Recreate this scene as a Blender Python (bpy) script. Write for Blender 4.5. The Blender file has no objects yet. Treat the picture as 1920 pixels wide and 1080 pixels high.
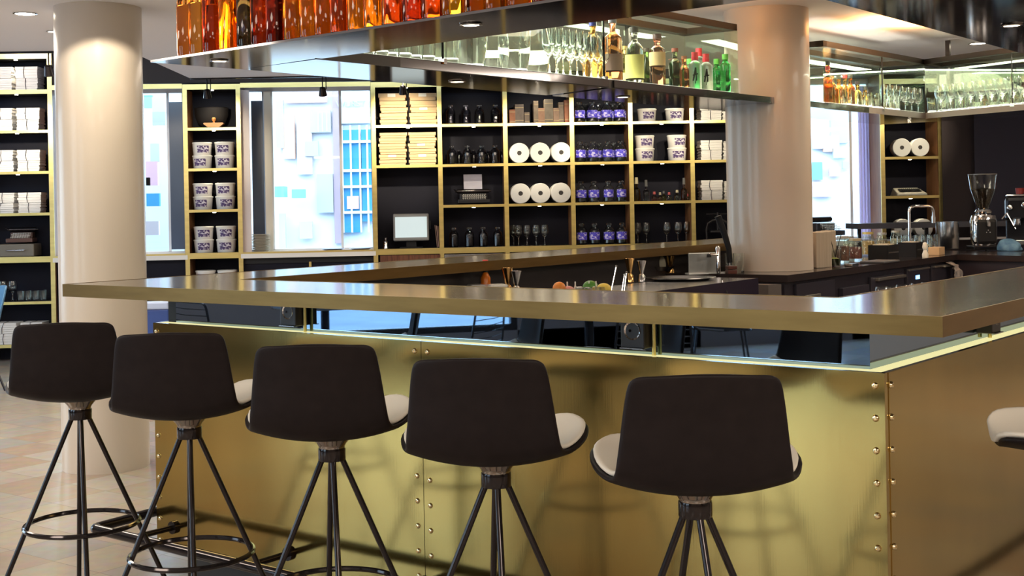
import bpy, bmesh, math, random
from math import pi, sin, cos, atan2, hypot, radians
from mathutils import Matrix, Vector
random.seed(7)
SC = bpy.context.scene
COL = SC.collection

# ------------------------------------------------------------ camera
ROLL, FPX, CAMZ, CX, CY = .019, 2370.0, 1.4, 960.0, 382.0
_R = (cos(ROLL), 0, -sin(ROLL)); _U = (sin(ROLL), 0, cos(ROLL))
cam = bpy.data.cameras.new('camera'); cam.sensor_width = 36; cam.sensor_fit = 'HORIZONTAL'
cam.lens = FPX/1920*36; cam.shift_y = -(540-CY)/1920; cam.clip_start = .05; cam.clip_end = 200
co = bpy.data.objects.new('camera', cam); COL.objects.link(co)
co.matrix_world = Matrix(((_R[0], _U[0], 0, 0), (0, 0, -1, 0), (_R[2], _U[2], 0, CAMZ), (0, 0, 0, 1)))
SC.camera = co
SC.view_settings.view_transform = 'Standard'; SC.view_settings.look = 'None'
SC.view_settings.gamma = 1; SC.view_settings.exposure = 0.12
SC.view_settings.use_curve_mapping = False
SC.cycles.max_bounces = 14; SC.cycles.transmission_bounces = 12; SC.cycles.transparent_max_bounces = 24
SC.cycles.glossy_bounces = 6; SC.cycles.diffuse_bounces = 4
SC.cycles.sample_clamp_indirect = 6
SC.cycles.caustics_reflective = False; SC.cycles.caustics_refractive = False

# ------------------------------------------------------------ world: bright overcast daylight in the street
W = bpy.data.worlds.new('world'); SC.world = W; W.use_nodes = True
bg = W.node_tree.nodes['Background']; bg.inputs[0].default_value = (.62, .80, 1, 1); bg.inputs[1].default_value = 5.8

def ray(x, y):
    a = x-CX; b = CY-y
    return (_R[0]*a+_U[0]*b, FPX, _R[2]*a+_U[2]*b)
def P(x, y, h):                                   # photo point -> world point on the plane z = h
    d = ray(x, y); t = (h-CAMZ)/d[2]
    return (d[0]*t, d[1]*t, h)
A0 = P(120, 533, 1.134); B0 = P(1765, 594, 1.134)
BL = hypot(B0[0]-A0[0], B0[1]-A0[1]); UX = ((B0[0]-A0[0])/BL, (B0[1]-A0[1])/BL); VX = (-UX[1], UX[0])
BRZ = atan2(UX[1], UX[0])                         # direction of the bar front
def bar(u, v, z=0): return (A0[0]+u*UX[0]+v*VX[0], A0[1]+u*UX[1]+v*VX[1], z)
WK, WY, WRZ = .07, 12.157, math.atan(.07)         # back wall: y = WY + WK x
WN = hypot(1, WK)
def wp(px, back=0, z=0, py=385):                  # point on the wall seen at photo column px, 'back' metres behind the shelf fronts
    d = ray(px, py); y0 = WY+back*WN
    t = y0/(d[1]-WK*d[0]); return (d[0]*t, d[1]*t, z)

def light(kind, loc, energy, color=(1, .86, .68), size=.1, aim=None, angle=100, blend=.5, sy=None):
    l = bpy.data.lights.new('lamp_or_fill', kind); l.energy = energy; l.color = color
    if kind == 'AREA':
        l.size = size
        if sy: l.shape = 'RECTANGLE'; l.size_y = sy
    else: l.shadow_soft_size = size
    if kind == 'SPOT': l.spot_size = radians(angle); l.spot_blend = blend
    o = bpy.data.objects.new('lamp_or_fill', l); COL.objects.link(o); o.location = loc
    if aim:
        o.rotation_euler = (Vector(aim)-Vector(loc)).to_track_quat('-Z', 'Y').to_euler()
    return o
CEIL = 2.52
WARM = (1, .82, .60)
# broad fill lights added above the seating area behind and beside the camera
for x, y, e in ((-3.0, 1.6, 80), (.6, -.6, 75), (3.6, 1.6, 70), (-5, 5, 85), (5.6, 6, 60), (-2.2, -2.4, 60), (3, -2.6, 60), (-3.4, 8.0, 60)):
    light('AREA', (x, y, CEIL-.05), e, (1, .86, .70), 1.3, (x, y, 0))
# fill of the room inside the bar and in front of the shelves
light('AREA', (-.2, 9.4, CEIL-.05), 60, (1, .84, .66), 2.6, (-.2, 9.4, 0), sy=1.0)
light('AREA', (2.1, 5.6, CEIL-.04), 16, (1, .80, .58), 1.0, (2.1, 5.6, 0))
light('AREA', bar(1.6, 4.9, CEIL-.06), 13, (1, .86, .66), .5, bar(1.5, 5.2, .9))
light('SPOT', (-4.7, 10.9, 3.1), 60, (1, .86, .72), .1, (-4.6, 11.9, 2.6), 90)  # spot added in the ceiling void to brighten the top left bundles
# spot washing the left pillar
light('SPOT', (-2.02, 6.12, CEIL-.03), 42, (1, .86, .66), .03, (-2.12, 6.70, 1.35), 96, .12)
# orange glow thrown on the ceiling from the tops of the cabinets
light('AREA', bar(1.35, 5.2, 2.40), 16, (1, .42, .12), .5, bar(1.35, 5.2, 3), sy=.5)
light('AREA', bar(1.0, 3.3, 2.40), 8, (1, .42, .12), .4, bar(1.0, 3.3, 3), sy=.4)
light('AREA', bar(2.2, 6.3, 2.40), 10, (1, .45, .15), .6, bar(2.2, 6.3, 3), sy=.4)

# ------------------------------------------------------------ materials
MATS = {}
def mat(name, col, rough=.5, metal=0, emit=0, ecol=None, trans=0, ior=1.45, spec=.5, coat=0):
    if name in MATS: return MATS[name]
    m = bpy.data.materials.new(name); m.use_nodes = True; b = m.node_tree.nodes['Principled BSDF']
    b.inputs['Base Color'].default_value = (*col, 1); b.inputs['Roughness'].default_value = rough
    b.inputs['Metallic'].default_value = metal; b.inputs['IOR'].default_value = ior
    b.inputs['Specular IOR Level'].default_value = spec; b.inputs['Coat Weight'].default_value = coat
    b.inputs['Transmission Weight'].default_value = trans
    if emit:
        b.inputs['Emission Color'].default_value = (*(ecol or col), 1); b.inputs['Emission Strength'].default_value = emit
    m.diffuse_color = (*col, 1)
    MATS[name] = m; return m
def nodes(m): return m.node_tree, m.node_tree.nodes, m.node_tree.links, m.node_tree.nodes['Principled BSDF']
def vary(name, c1, c2, rough=.5, metal=0, scale=(1, 1, 1), nscale=5, detail=4, bump=0, r2=None, coat=0, spec=.5, lo=.3, hi=.7):
    if name in MATS: return MATS[name]
    m = mat(name, c1, rough, metal, coat=coat, spec=spec); t, n, l, b = nodes(m)
    tc = n.new('ShaderNodeTexCoord'); mp = n.new('ShaderNodeMapping'); mp.inputs['Scale'].default_value = scale
    nz = n.new('ShaderNodeTexNoise'); nz.inputs['Scale'].default_value = nscale; nz.inputs['Detail'].default_value = detail
    cr = n.new('ShaderNodeValToRGB'); cr.color_ramp.elements[0].position = lo; cr.color_ramp.elements[1].position = hi
    cr.color_ramp.elements[0].color = (*c1, 1); cr.color_ramp.elements[1].color = (*c2, 1)
    l.new(tc.outputs['Object'], mp.inputs[0]); l.new(mp.outputs[0], nz.inputs[0]); l.new(nz.outputs[0], cr.inputs[0]); l.new(cr.outputs[0], b.inputs['Base Color'])
    if r2 is not None:
        mr = n.new('ShaderNodeMapRange'); mr.inputs[3].default_value = rough; mr.inputs[4].default_value = r2
        l.new(nz.outputs[0], mr.inputs[0]); l.new(mr.outputs[0], b.inputs['Roughness'])
    if bump:
        bp = n.new('ShaderNodeBump'); bp.inputs['Strength'].default_value = bump; bp.inputs['Distance'].default_value = .01
        l.new(nz.outputs[0], bp.inputs['Height']); l.new(bp.outputs[0], b.inputs['Normal'])
    return m
def pane_mat(name, col=(1, 1, 1), refl=.10):
    m = bpy.data.materials.new(name); m.use_nodes = True; n = m.node_tree.nodes; l = m.node_tree.links; n.clear()
    o = n.new('ShaderNodeOutputMaterial'); mx = n.new('ShaderNodeMixShader'); tr = n.new('ShaderNodeBsdfTransparent'); gl = n.new('ShaderNodeBsdfGlossy')
    tr.inputs[0].default_value = (*col, 1); gl.inputs['Roughness'].default_value = .01; gl.inputs[0].default_value = (.9, 1, .95, 1)
    lw = n.new('ShaderNodeLayerWeight'); lw.inputs[0].default_value = .5; pw = n.new('ShaderNodeMath'); pw.operation = 'POWER'; pw.inputs[1].default_value = 5
    mth = n.new('ShaderNodeMath'); mth.operation = 'MULTIPLY_ADD'; mth.inputs[1].default_value = .5; mth.inputs[2].default_value = refl*.5
    l.new(lw.outputs['Facing'], pw.inputs[0]); l.new(pw.outputs[0], mth.inputs[0]); l.new(mth.outputs[0], mx.inputs[0]); l.new(tr.outputs[0], mx.inputs[1]); l.new(gl.outputs[0], mx.inputs[2]); l.new(mx.outputs[0], o.inputs[0])
    return m
PANE = pane_mat('clear_pane', (.97, 1, .98), .06)
CABPANE = pane_mat('greenish_pane', (.93, .97, .91), .10)
BRASS = vary('brushed_brass', (.34, .25, .083), (.48, .35, .118), .09, 1, (1, 1, .3), 2.5, 5, 0, .17)
def brushed():
    t, n, l, b = nodes(BRASS)
    tc = n.new('ShaderNodeTexCoord'); mp = n.new('ShaderNodeMapping'); mp.inputs['Scale'].default_value = (260, 260, 3)
    nz = n.new('ShaderNodeTexNoise'); nz.inputs['Scale'].default_value = 1; bp = n.new('ShaderNodeBump'); bp.inputs['Strength'].default_value = .016; bp.inputs['Distance'].default_value = .004
    l.new(tc.outputs['Object'], mp.inputs[0]); l.new(mp.outputs[0], nz.inputs[0]); l.new(nz.outputs[0], bp.inputs['Height']); l.new(bp.outputs[0], b.inputs['Normal'])
brushed()
SHELFBRASS = mat('shelf_brass', (.80, .64, .24), .32, .85)
EDGE = vary('bronze_edge', (.23, .138, .045), (.19, .112, .035), .36, .85, (1, 1, 8), 6, 4)
SCREW = mat('screw_brass', (.85, .70, .42), .2, 1)
DARKSTEEL = mat('black_chrome', (.035, .03, .032), .10, .7)
BLKMETAL = mat('black_metal', (.02, .02, .025), .25, .6)
CHROME = mat('chrome', (.82, .82, .84), .08, 1)
STEEL = vary('stainless_steel', (.55, .55, .56), (.42, .42, .44), .22, 1, (1, 1, 1), 8, 3)
SOFFIT = mat('polished_black_metal', (.30, .285, .29), .07, 1)
MIRROR = mat('smoked_mirror', (.26, .36, .50), .015, 1)
SHELL = vary('dark_brown_shell', (.008, .005, .006), (.012, .008, .009), .5, 0, (1, 1, 1), 30, 3, .02, spec=.22)
PAD = mat('cream_leather', (.74, .70, .62), .45)
PAPER = vary('white_paper', (.80, .78, .76), (.68, .66, .65), .8, 0, (1, 1, 40), 4, 3)
ROLL_M = mat('white_roll', (.86, .85, .82), .75)
BLACKM = mat('matte_black', (.010, .010, .012), .5, spec=.3)
DARKNAVY = mat('dark_navy', (.006, .006, .014), .6, spec=.2)
WHITE = mat('white_plaster', (.86, .85, .88), .9)
PILLAR = vary('pillar_plaster', (.66, .58, .49), (.62, .54, .46), .30, 0, (1, 1, .4), 2, 3, coat=.15, spec=.35)
def glassmat(name, col, rough=0.0, ior=1.45): return mat(name, col, rough, 0, trans=1, ior=ior)
CLEAR = glassmat('clear_glass', (.97, 1, .98))
LED = mat('led_strip_glow', (.30, .28, .14), .5, emit=1.0, ecol=(.80, .74, .36))
LAMP = mat('lamp_glow', (1, .9, .7), .5, emit=22, ecol=(1, .88, .66))

def wood(name, c1, c2, rough, coat=0, vertical=False, scale=1.0):
    if name in MATS: return MATS[name]
    m = mat(name, c1, rough, coat=coat); t, n, l, b = nodes(m)
    tc = n.new('ShaderNodeTexCoord'); mp = n.new('ShaderNodeMapping')
    mp.inputs['Scale'].default_value = (1.2*scale, 26*scale, 1) if not vertical else (22*scale, 22*scale, 1.5*scale)
    if not vertical: mp.inputs['Rotation'].default_value = (0, 0, -BRZ)
    nz = n.new('ShaderNodeTexNoise'); nz.inputs['Scale'].default_value = 2.2; nz.inputs['Detail'].default_value = 9; nz.inputs['Distortion'].default_value = .6
    cr = n.new('ShaderNodeValToRGB'); cr.color_ramp.elements[0].position = .38; cr.color_ramp.elements[1].position = .64
    cr.color_ramp.elements[0].color = (*c1, 1); cr.color_ramp.elements[1].color = (*c2, 1)
    bp = n.new('ShaderNodeBump'); bp.inputs['Strength'].default_value = .10; bp.inputs['Distance'].default_value = .0012
    l.new(tc.outputs['Object'], mp.inputs[0]); l.new(mp.outputs[0], nz.inputs[0]); l.new(nz.outputs[0], cr.inputs[0]); l.new(cr.outputs[0], b.inputs['Base Color'])
    l.new(nz.outputs[0], bp.inputs['Height']); l.new(bp.outputs[0], b.inputs['Normal'])
    return m
TOPWOOD = wood('dark_oiled_oak', (.022, .016, .013), (.22, .18, .145), .13, .0)
SIDEWOOD = wood('walnut_side', (.20, .085, .035), (.30, .14, .06), .4, 0, True)
DRAWERWOOD = wood('rosewood_front', (.09, .03, .018), (.17, .065, .035), .3, .2, True)

def tile_floor():
    m = mat('floor_tiles', (.5, .42, .36), .22); t, n, l, b = nodes(m)
    tc = n.new('ShaderNodeTexCoord'); mp = n.new('ShaderNodeMapping'); mp.inputs['Rotation'].default_value = (0, 0, -BRZ); mp.inputs['Scale'].default_value = (1, 1, 1)
    br = n.new('ShaderNodeTexBrick'); br.offset = 0; br.inputs['Scale'].default_value = 1.0
    br.inputs['Brick Width'].default_value = .30; br.inputs['Row Height'].default_value = .30; br.inputs['Mortar Size'].default_value = .0018
    br.inputs['Color1'].default_value = (.0, .0, .0, 1); br.inputs['Color2'].default_value = (1, 1, 1, 1); br.inputs['Mortar'].default_value = (.5, .5, .5, 1)
    cr = n.new('ShaderNodeValToRGB'); e = cr.color_ramp; e.interpolation = 'CONSTANT'
    cols = [(0, (.50, .425, .345)), (.22, (.50, .43, .37)), (.36, (.46, .42, .38)), (.5, (.53, .46, .37)), (.62, (.47, .365, .29)), (.72, (.52, .475, .42)), (.84, (.41, .39, .375))]
    e.elements[0].color = (*cols[0][1], 1); e.elements[0].position = 0; e.elements[1].position = cols[1][0]; e.elements[1].color = (*cols[1][1], 1)
    for p, c in cols[2:]:
        k = e.elements.new(p); k.color = (*c, 1)
    mx = n.new('ShaderNodeMix'); mx.data_type = 'RGBA'; mx.inputs['B'].default_value = (.34, .29, .25, 1)
    nz = n.new('ShaderNodeTexNoise'); nz.inputs['Scale'].default_value = 14; nz.inputs['Detail'].default_value = 6
    ml = n.new('ShaderNodeMix'); ml.data_type = 'RGBA'; ml.blend_type = 'MULTIPLY'; ml.inputs['Factor'].default_value = .35
    l.new(tc.outputs['Object'], mp.inputs[0]); l.new(mp.outputs[0], br.inputs[0]); l.new(br.outputs['Color'], cr.inputs[0])
    l.new(br.outputs['Fac'], mx.inputs['Factor']); l.new(cr.outputs[0], mx.inputs['A'])
    l.new(tc.outputs['Object'], nz.inputs[0]); l.new(mx.outputs['Result'], ml.inputs['A']); l.new(nz.outputs['Color'], ml.inputs['B']); l.new(ml.outputs['Result'], b.inputs['Base Color'])
    bp = n.new('ShaderNodeBump'); bp.inputs['Strength'].default_value = .3; bp.inputs['Distance'].default_value = .002; bp.invert = True
    l.new(br.outputs['Fac'], bp.inputs['Height']); l.new(bp.outputs[0], b.inputs['Normal'])
    return m
FLOOR = tile_floor()
def script_label(name, c1, c2, sc=60):
    m = mat(name, c1, .5); t, n, l, b = nodes(m)
    tc = n.new('ShaderNodeTexCoord'); mp = n.new('ShaderNodeMapping'); mp.inputs['Scale'].default_value = (.6, 1, 1)
    nz = n.new('ShaderNodeTexNoise'); nz.inputs['Scale'].default_value = sc; nz.inputs['Detail'].default_value = 2; nz.inputs['Distortion'].default_value = 1.5
    cr = n.new('ShaderNodeValToRGB'); cr.color_ramp.interpolation = 'CONSTANT'; cr.color_ramp.elements[0].color = (*c1, 1); cr.color_ramp.elements[1].position = .54; cr.color_ramp.elements[1].color = (*c2, 1)
    l.new(tc.outputs['Object'], mp.inputs[0]); l.new(mp.outputs[0], nz.inputs[0]); l.new(nz.outputs[0], cr.inputs[0]); l.new(cr.outputs[0], b.inputs['Base Color'])
    return m
TUBLABEL = script_label('purple_script_label', (.07, .04, .14), (.62, .58, .66), 45)

# ------------------------------------------------------------ mesh building
class MB:
    def __init__(s): s.v = []; s.f = []
    def add(s, vs, fs):
        k = len(s.v); s.v += [tuple(p) for p in vs]; s.f += [tuple(i+k for i in f) for f in fs]; return s
    def box(s, c, d, rz=0, rx=0, ry=0):
        M = Matrix.Translation(c) @ Matrix.Rotation(rz, 4, 'Z') @ Matrix.Rotation(ry, 4, 'Y') @ Matrix.Rotation(rx, 4, 'X')
        x, y, z = d[0]/2, d[1]/2, d[2]/2
        vs = [M @ Vector(p) for p in ((-x, -y, -z), (x, -y, -z), (x, y, -z), (-x, y, -z), (-x, -y, z), (x, -y, z), (x, y, z), (-x, y, z))]
        return s.add(vs, [(0, 3, 2, 1), (4, 5, 6, 7), (0, 1, 5, 4), (1, 2, 6, 5), (2, 3, 7, 6), (3, 0, 4, 7)])
    def prism(s, pts, z0, z1):
        n = len(pts); a = sum(pts[i][0]*pts[(i+1) % n][1]-pts[(i+1) % n][0]*pts[i][1] for i in range(n))
        if a < 0: pts = pts[::-1]
        vs = [(p[0], p[1], z0) for p in pts]+[(p[0], p[1], z1) for p in pts]
        return s.add(vs, [tuple(range(n))[::-1], tuple(range(n, 2*n))]+[(i, (i+1) % n, (i+1) % n+n, i+n) for i in range(n)])
    def lathe(s, prof, c=(0, 0, 0), seg=20, tilt=None, sx=1, sy=1):
        M = Matrix.Translation(c)
        if tilt: M = M @ tilt
        vs = []; rings = []
        for r, z in prof:
            if r < 1e-5: rings.append([len(vs)]); vs.append(M @ Vector((0, 0, z)))
            else:
                rings.append(list(range(len(vs), len(vs)+seg)))
                for i in range(seg):
                    a = 2*pi*i/seg; vs.append(M @ Vector((r*cos(a)*sx, r*sin(a)*sy, z)))
        fs = []
        for p, q in zip(rings, rings[1:]):
            if len(p) == 1 and len(q) == 1: continue
            for i in range(seg):
                j = (i+1) % seg
                if len(p) == 1: fs.append((p[0], q[j], q[i]))
                elif len(q) == 1: fs.append((p[i], p[j], q[0]))
                else: fs.append((p[i], p[j], q[j], q[i]))
        return s.add(vs, fs)
    def tube(s, path, r, seg=8, closed=False, r1=None):
        pts = [Vector(p) for p in path]; n = len(pts); vs = []; rings = []
        up = None
        for i, p in enumerate(pts):
            if closed: d = pts[(i+1) % n]-pts[i-1]
            else: d = pts[min(i+1, n-1)]-pts[max(i-1, 0)]
            d.normalize()
            if up is None: up = d.orthogonal().normalized()
            up = (up-d*up.dot(d)).normalized(); w = d.cross(up)
            rr = r if r1 is None else r+(r1-r)*i/(n-1)
            rings.append(list(range(len(vs), len(vs)+seg)))
            for k in range(seg):
                a = 2*pi*k/seg; vs.append(p+(up*cos(a)+w*sin(a))*rr)
        fs = []
        m = n if closed else n-1
        for i in range(m):
            p, q = rings[i], rings[(i+1) % n]
            for k in range(seg): fs.append((p[k], p[(k+1) % seg], q[(k+1) % seg], q[k]))
        if not closed: fs += [tuple(rings[0][::-1]), tuple(rings[-1])]
        return s.add(vs, fs)
    def build(s, name, m, parent=None, smooth=False, bevel=0, loc=None, sub=0):
        me = bpy.data.meshes.new(name); me.from_pydata(s.v, [], s.f); me.validate()
        o = bpy.data.objects.new(name, me); COL.objects.link(o)
        bm = bmesh.new(); bm.from_mesh(me)
        if any(len(f.verts) > 4 for f in bm.faces): bmesh.ops.triangulate(bm, faces=[f for f in bm.faces if len(f.verts) > 4 and len(f.verts) < 12])
        bmesh.ops.recalc_face_normals(bm, faces=bm.faces); bm.to_mesh(me); bm.free()
        me.materials.append(m)
        if smooth:
            me.polygons.foreach_set('use_smooth', [True]*len(me.polygons)); me.set_sharp_from_angle(angle=radians(38))
        if bevel:
            b = o.modifiers.new('bevel', 'BEVEL'); b.width = bevel; b.segments = 2; b.limit_method = 'ANGLE'
        if sub:
            b = o.modifiers.new('sub', 'SUBSURF'); b.levels = b.render_levels = sub
        if parent: o.parent = parent
        if loc: o.location = loc
        return o
def tag(o, label, cat, group=None, kind=None):
    if kind: o['kind'] = kind
    else: o['label'] = label; o['category'] = cat
    if kind and label: o['label'] = label
    if group: o['group'] = group
    return o
def thing(name, label, cat, loc=(0, 0, 0), rz=0, group=None):
    o = bpy.data.objects.new(name, None); COL.objects.link(o); o.location = loc; o.rotation_euler = (0, 0, rz); o.empty_display_size = .05
    return tag(o, label, cat, group)
KIDS = {}
def dup(root, loc, rz=0, label=None, group=None, scale=None):
    r = root.copy(); COL.objects.link(r); r.location = loc; r.rotation_euler = (0, 0, rz)
    if label: r['label'] = label
    if group: r['group'] = group
    if scale: r.scale = scale
    ks = KIDS.get(root.name) or [(c, list(c.children)) for c in root.children]
    KIDS[root.name] = ks
    for ch, gs in ks:
        c = ch.copy(); COL.objects.link(c); c.parent = r
        for g in gs:
            d = g.copy(); COL.objects.link(d); d.parent = c
    return r
class Proto:                                       # first placement moves the prototype itself, the rest are copies
    def __init__(s, fn): s.fn = fn; s.o = None
    def put(s, loc, rz=0, label=None, group=None, scale=None):
        if s.o is None:
            s.o = s.fn(); s.o.location = loc; s.o.rotation_euler = (0, 0, rz)
            if label: s.o['label'] = label
            if group: s.o['group'] = group
            if scale: s.o.scale = scale
            return s.o
        r = dup(s.o, loc, rz, label, group, scale)
        if not scale: r.scale = (1, 1, 1)
        return r
def struct(name, mb, m, **k):
    o = mb.build(name, m, **k); o['kind'] = 'structure'; return o
ORD = ['first', 'second', 'third', 'fourth', 'fifth', 'sixth', 'seventh', 'eighth', 'ninth', 'tenth', 'eleventh', 'twelfth', 'thirteenth', 'fourteenth', 'fifteenth',
       'sixteenth', 'seventeenth', 'eighteenth', 'nineteenth', 'twentieth', 'twenty-first', 'twenty-second', 'twenty-third', 'twenty-fourth', 'twenty-fifth', 'twenty-sixth', 'twenty-seventh', 'twenty-eighth']


# ============================================================ THE ROOM
struct('floor', MB().box((0, 4.2, -.05), (15, 17, .1)), FLOOR)
# street outside the back windows and outside the left windows
GROUND = vary('street_paving', (.20, .27, .36), (.13, .18, .26), .5, 0, (1, 1, 1), 1.5, 4)
struct('ground', MB().box((0, 21.5, -.10), (44, 17.5, .1)).box((-19.5, 4.2, -.10), (24, 17, .1)), GROUND)
# lines painted on the pavement, seen in the smoked mirror
ce = [(-7.5, -4.3), (7.5, -4.3), (7.5, 10.75), (-2.72, 10.75), (-2.66, 8.78), (-7.5, 8.62)]
struct('ceiling', MB().prism(ce, CEIL, CEIL+.10), WHITE)
struct('ceiling', MB().prism([(-7.5, 8.5), (7.5, 8.5), (7.5, 12.9), (-7.5, 12.9)], 3.15, 3.2), mat('dark_upper_ceiling', (.10, .085, .08), .8))
struct('trim_1', MB().prism([(-7.4, 8.62), (-2.66, 8.78), (-2.66, 8.80), (-7.4, 8.64)], CEIL-.015, CEIL+.115).prism([(-2.72, 10.75), (7.4, 10.75), (7.4, 10.77), (-2.72, 10.77)], CEIL-.012, CEIL+.115), BLKMETAL)
wallR = mat('navy_wall', (.045, .043, .070), .6)
warmwall = mat('warm_wall', (.30, .24, .20), .7)
struct('wall_right', MB().box((7.55, 4.2, 1.6), (.1, 17, 3.2)), mat('grey_wall', (.45, .42, .40), .8))
struct('wall_front', MB().box((0, -4.35, 1.6), (15.2, .1, 3.2)), warmwall)
lw = MB()
for y0, y1 in ((-4.3, -3.4), (-1.7, -1.5), (.1, 1.9), (3.9, 7.2), (9.6, 12.9)):
    lw.box((-7.55, (y0+y1)/2, 1.6), (.12, y1-y0, 3.2))
lw.box((-7.55, 4.2, .12), (.12, 17, .24)); lw.box((-7.55, 4.2, 2.82), (.12, 17, .76))
struct('wall_left', lw, mat('dark_grey_wall', (.13, .12, .13), .8))
for i, (y0, y1) in enumerate(((-3.4, -1.7), (-1.5, .1), (1.9, 3.9), (7.2, 9.6))):
    w = MB()
    for y in (y0+.03, y1-.03): w.box((-7.55, y, 1.34), (.07, .06, 2.2))
    for z in (.27, 2.41): w.box((-7.55, (y0+y1)/2, z), (.07, y1-y0-.12, .06))
    o = struct('window_%d' % (i+4), w, BLKMETAL)
    MB().box((-7.55, (y0+y1)/2, 1.34), (.012, y1-y0-.12, 2.08)).build('pane', PANE, o)

# back wall: solid behind the shelves, open at the three windows
def wpoly(x0, x1, b0, b1):
    return [wp(x0, b0)[:2], wp(x1, b0)[:2], wp(x1, b1)[:2], wp(x0, b1)[:2]]
bw = MB(); BD = .36
Z = dict(band=.99, r4=1.40, r3=1.79, r2=2.175, top=2.555, tl=2.87, l1=.57, l2=.148)
for x0, x1 in ((-330, 97), (350, 450), (703, 1500), (1632, 1830)): bw.prism(wpoly(x0, x1, BD, BD+.10), 0, 2.56)
for x0, x1 in ((97, 350), (450, 703), (1500, 1632)): bw.prism(wpoly(x0, x1, BD-.3, BD+.10), 0, .93)
struct('wall_back', bw, DARKNAVY)
struct('wall_upper', MB().prism(wpoly(97, 1830, .02, .46), 2.60, 3.15), mat('brown_bulkhead', (.06, .045, .04), .7))
struct('wall_upper', MB().prism(wpoly(-330, 97, .02, .46), 2.93, 3.15), mat('pale_bulkhead', (.70, .62, .60), .8))
struct('wall_side', MB().prism(wpoly(1768, 1829, -.05, BD+.1), 0, 3.1), mat('dark_brown_wall', (.045, .032, .035), .6))
struct('wall_side', MB().prism(wpoly(1829, 2400, -.12, BD+.1), 0, 3.1), wallR)
# window reveals, frames and panes
def window(n, x0, x1, fx):                         # fx: columns of the upright frame members
    w = MB()
    for x in fx: w.prism(wpoly(x-2.5, x+2.5, .40, .46), .99, 2.56)
    w.prism(wpoly(x0, x1, .40, .46), .96, 1.00).prism(wpoly(x0, x1, .40, .46), 2.545, 2.60)
    o = struct('window_%d' % n, w, mat('white_window_frame', (.80, .76, .74), .5))
    MB().prism(wpoly(x0, x1, .43, .435), .99, 2.555).build('pane', PANE, o)
    MB().prism(wpoly(x0, x1, -.005, .46), .93, .972).build('window_sill', mat('pale_sill', (.80, .78, .76), .5), o)
    return o
w1 = window(1, 97, 350, (100, 318, 347)); w2 = window(2, 450, 703, (455, 497, 512, 641, 700)); w3 = window(3, 1500, 1657, (1503, 1597, 1630))
CURT = vary('pale_curtain', (.72, .66, .66), (.60, .52, .52), .9, 0, (60, 60, .2), 1, 2)
def curtain(name, x0, x1, b, label, m=CURT):
    pts = []; n = 24
    for i in range(n+1):
        x = x0+(x1-x0)*i/n; q = wp(x, b+.02*sin(i*1.9)); pts.append(q)
    mb = MB(); vs = [(p[0], p[1], z) for z in (1.0, 2.52) for p in pts]+[(p[0], p[1]+.01, z) for z in (1.0, 2.52) for p in pts]
    k = n+1
    mb.add(vs, [(i, i+1, i+1+k, i+k) for i in range(n)]+[(i+2*k, i+3*k, i+1+3*k, i+1+2*k) for i in range(n)])
    o = mb.build(name, m, smooth=True); t_, n_, l_, b_ = nodes(m); tr = n_.new('ShaderNodeBsdfTranslucent'); tr.inputs[0].default_value = (.9, .84, .95, 1); mx = n_.new('ShaderNodeMixShader'); l_.new(b_.outputs[0], mx.inputs[1]); l_.new(tr.outputs[0], mx.inputs[2]); l_.new(mx.outputs[0], n_['Material Output'].inputs[0])
    return tag(o, label, 'curtain')
struct('trim_2', MB().prism(wpoly(453, 471, .06, .40), .975, 2.53), mat('pinkish_white_reveal', (.80, .72, .72), .6))
struct('trim_3', MB().prism(wpoly(498, 511, .22, .40), .975, 2.53), mat('cream_reveal', (.80, .74, .62), .6))
curtain('curtain', 1612, 1655, .36, 'pale lilac curtain beside the window right of the thick pillar', mat('lilac_curtain', (.80, .74, .88), .9))
o = MB().prism(wpoly(474, 496, .33, .35), 1.02, 2.45).build('window_shutter', mat('grey_blue_glass', (.10, .13, .19), .15), None)  # panel colour stands in for the dark blue window reflection in the reveal
tag(o, 'narrow side panel coloured as a dark blue reflection, left of the bright shop window', 'panel')
o = MB().prism(wpoly(320, 346, .33, .35), 1.02, 2.45).build('window_shutter', mat('grey_blue_glass', (.10, .13, .19), .15), None)
tag(o, 'dark blue-grey panel standing in the window left of the tub bay', 'panel')

# ---- the street seen through the back windows
def ext(px, Y): d = ray(px, 385); return d[0]*Y/d[1]
def facade(x0, x1, Y, z0, z1, m, name, label, cat, depth=.2, rot=0):
    o = MB().box(((ext(x0, Y)+ext(x1, Y))/2, Y+depth/2, (z0+z1)/2), (abs(ext(x1, Y)-ext(x0, Y)), depth, z1-z0)).build(name, m); return tag(o, label, cat)
def zat(py, Y): return CAMZ+(CY+10-py)/FPX*Y
SY = 19.0
mw = mat('bleached_white_facade', (.82, .84, .86), .8); mc = {k: mat('facade_'+k, c, .7) for k, c in
      dict(blue=(.06, .34, .62), pale=(.62, .76, .82), red=(.74, .48, .44), mauve=(.46, .34, .42), orange=(.84, .48, .36), teal=(.22, .62, .60), grey=(.50, .52, .58), brick=(.64, .54, .56), pink=(.84, .50, .60)).items()}
b = thing('shop_building', 'white shopfront across the street seen through the bright window', 'building', (0, SY+.3, 0))
def fp(name, px0, px1, py0, py1, m, dep=.06, par=b, off=0, Y=SY):
    x0, x1 = ext(px0, Y), ext(px1, Y); z1, z0 = zat(py0, Y), zat(py1, Y)
    return MB().box(((x0+x1)/2, Y+off-par.location.y, (z0+z1)/2), (x1-x0, dep, z1-z0)).build(name, m, par)
fp('wall', 180, 760, -120, 560, mw, .3, off=.2)
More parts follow.
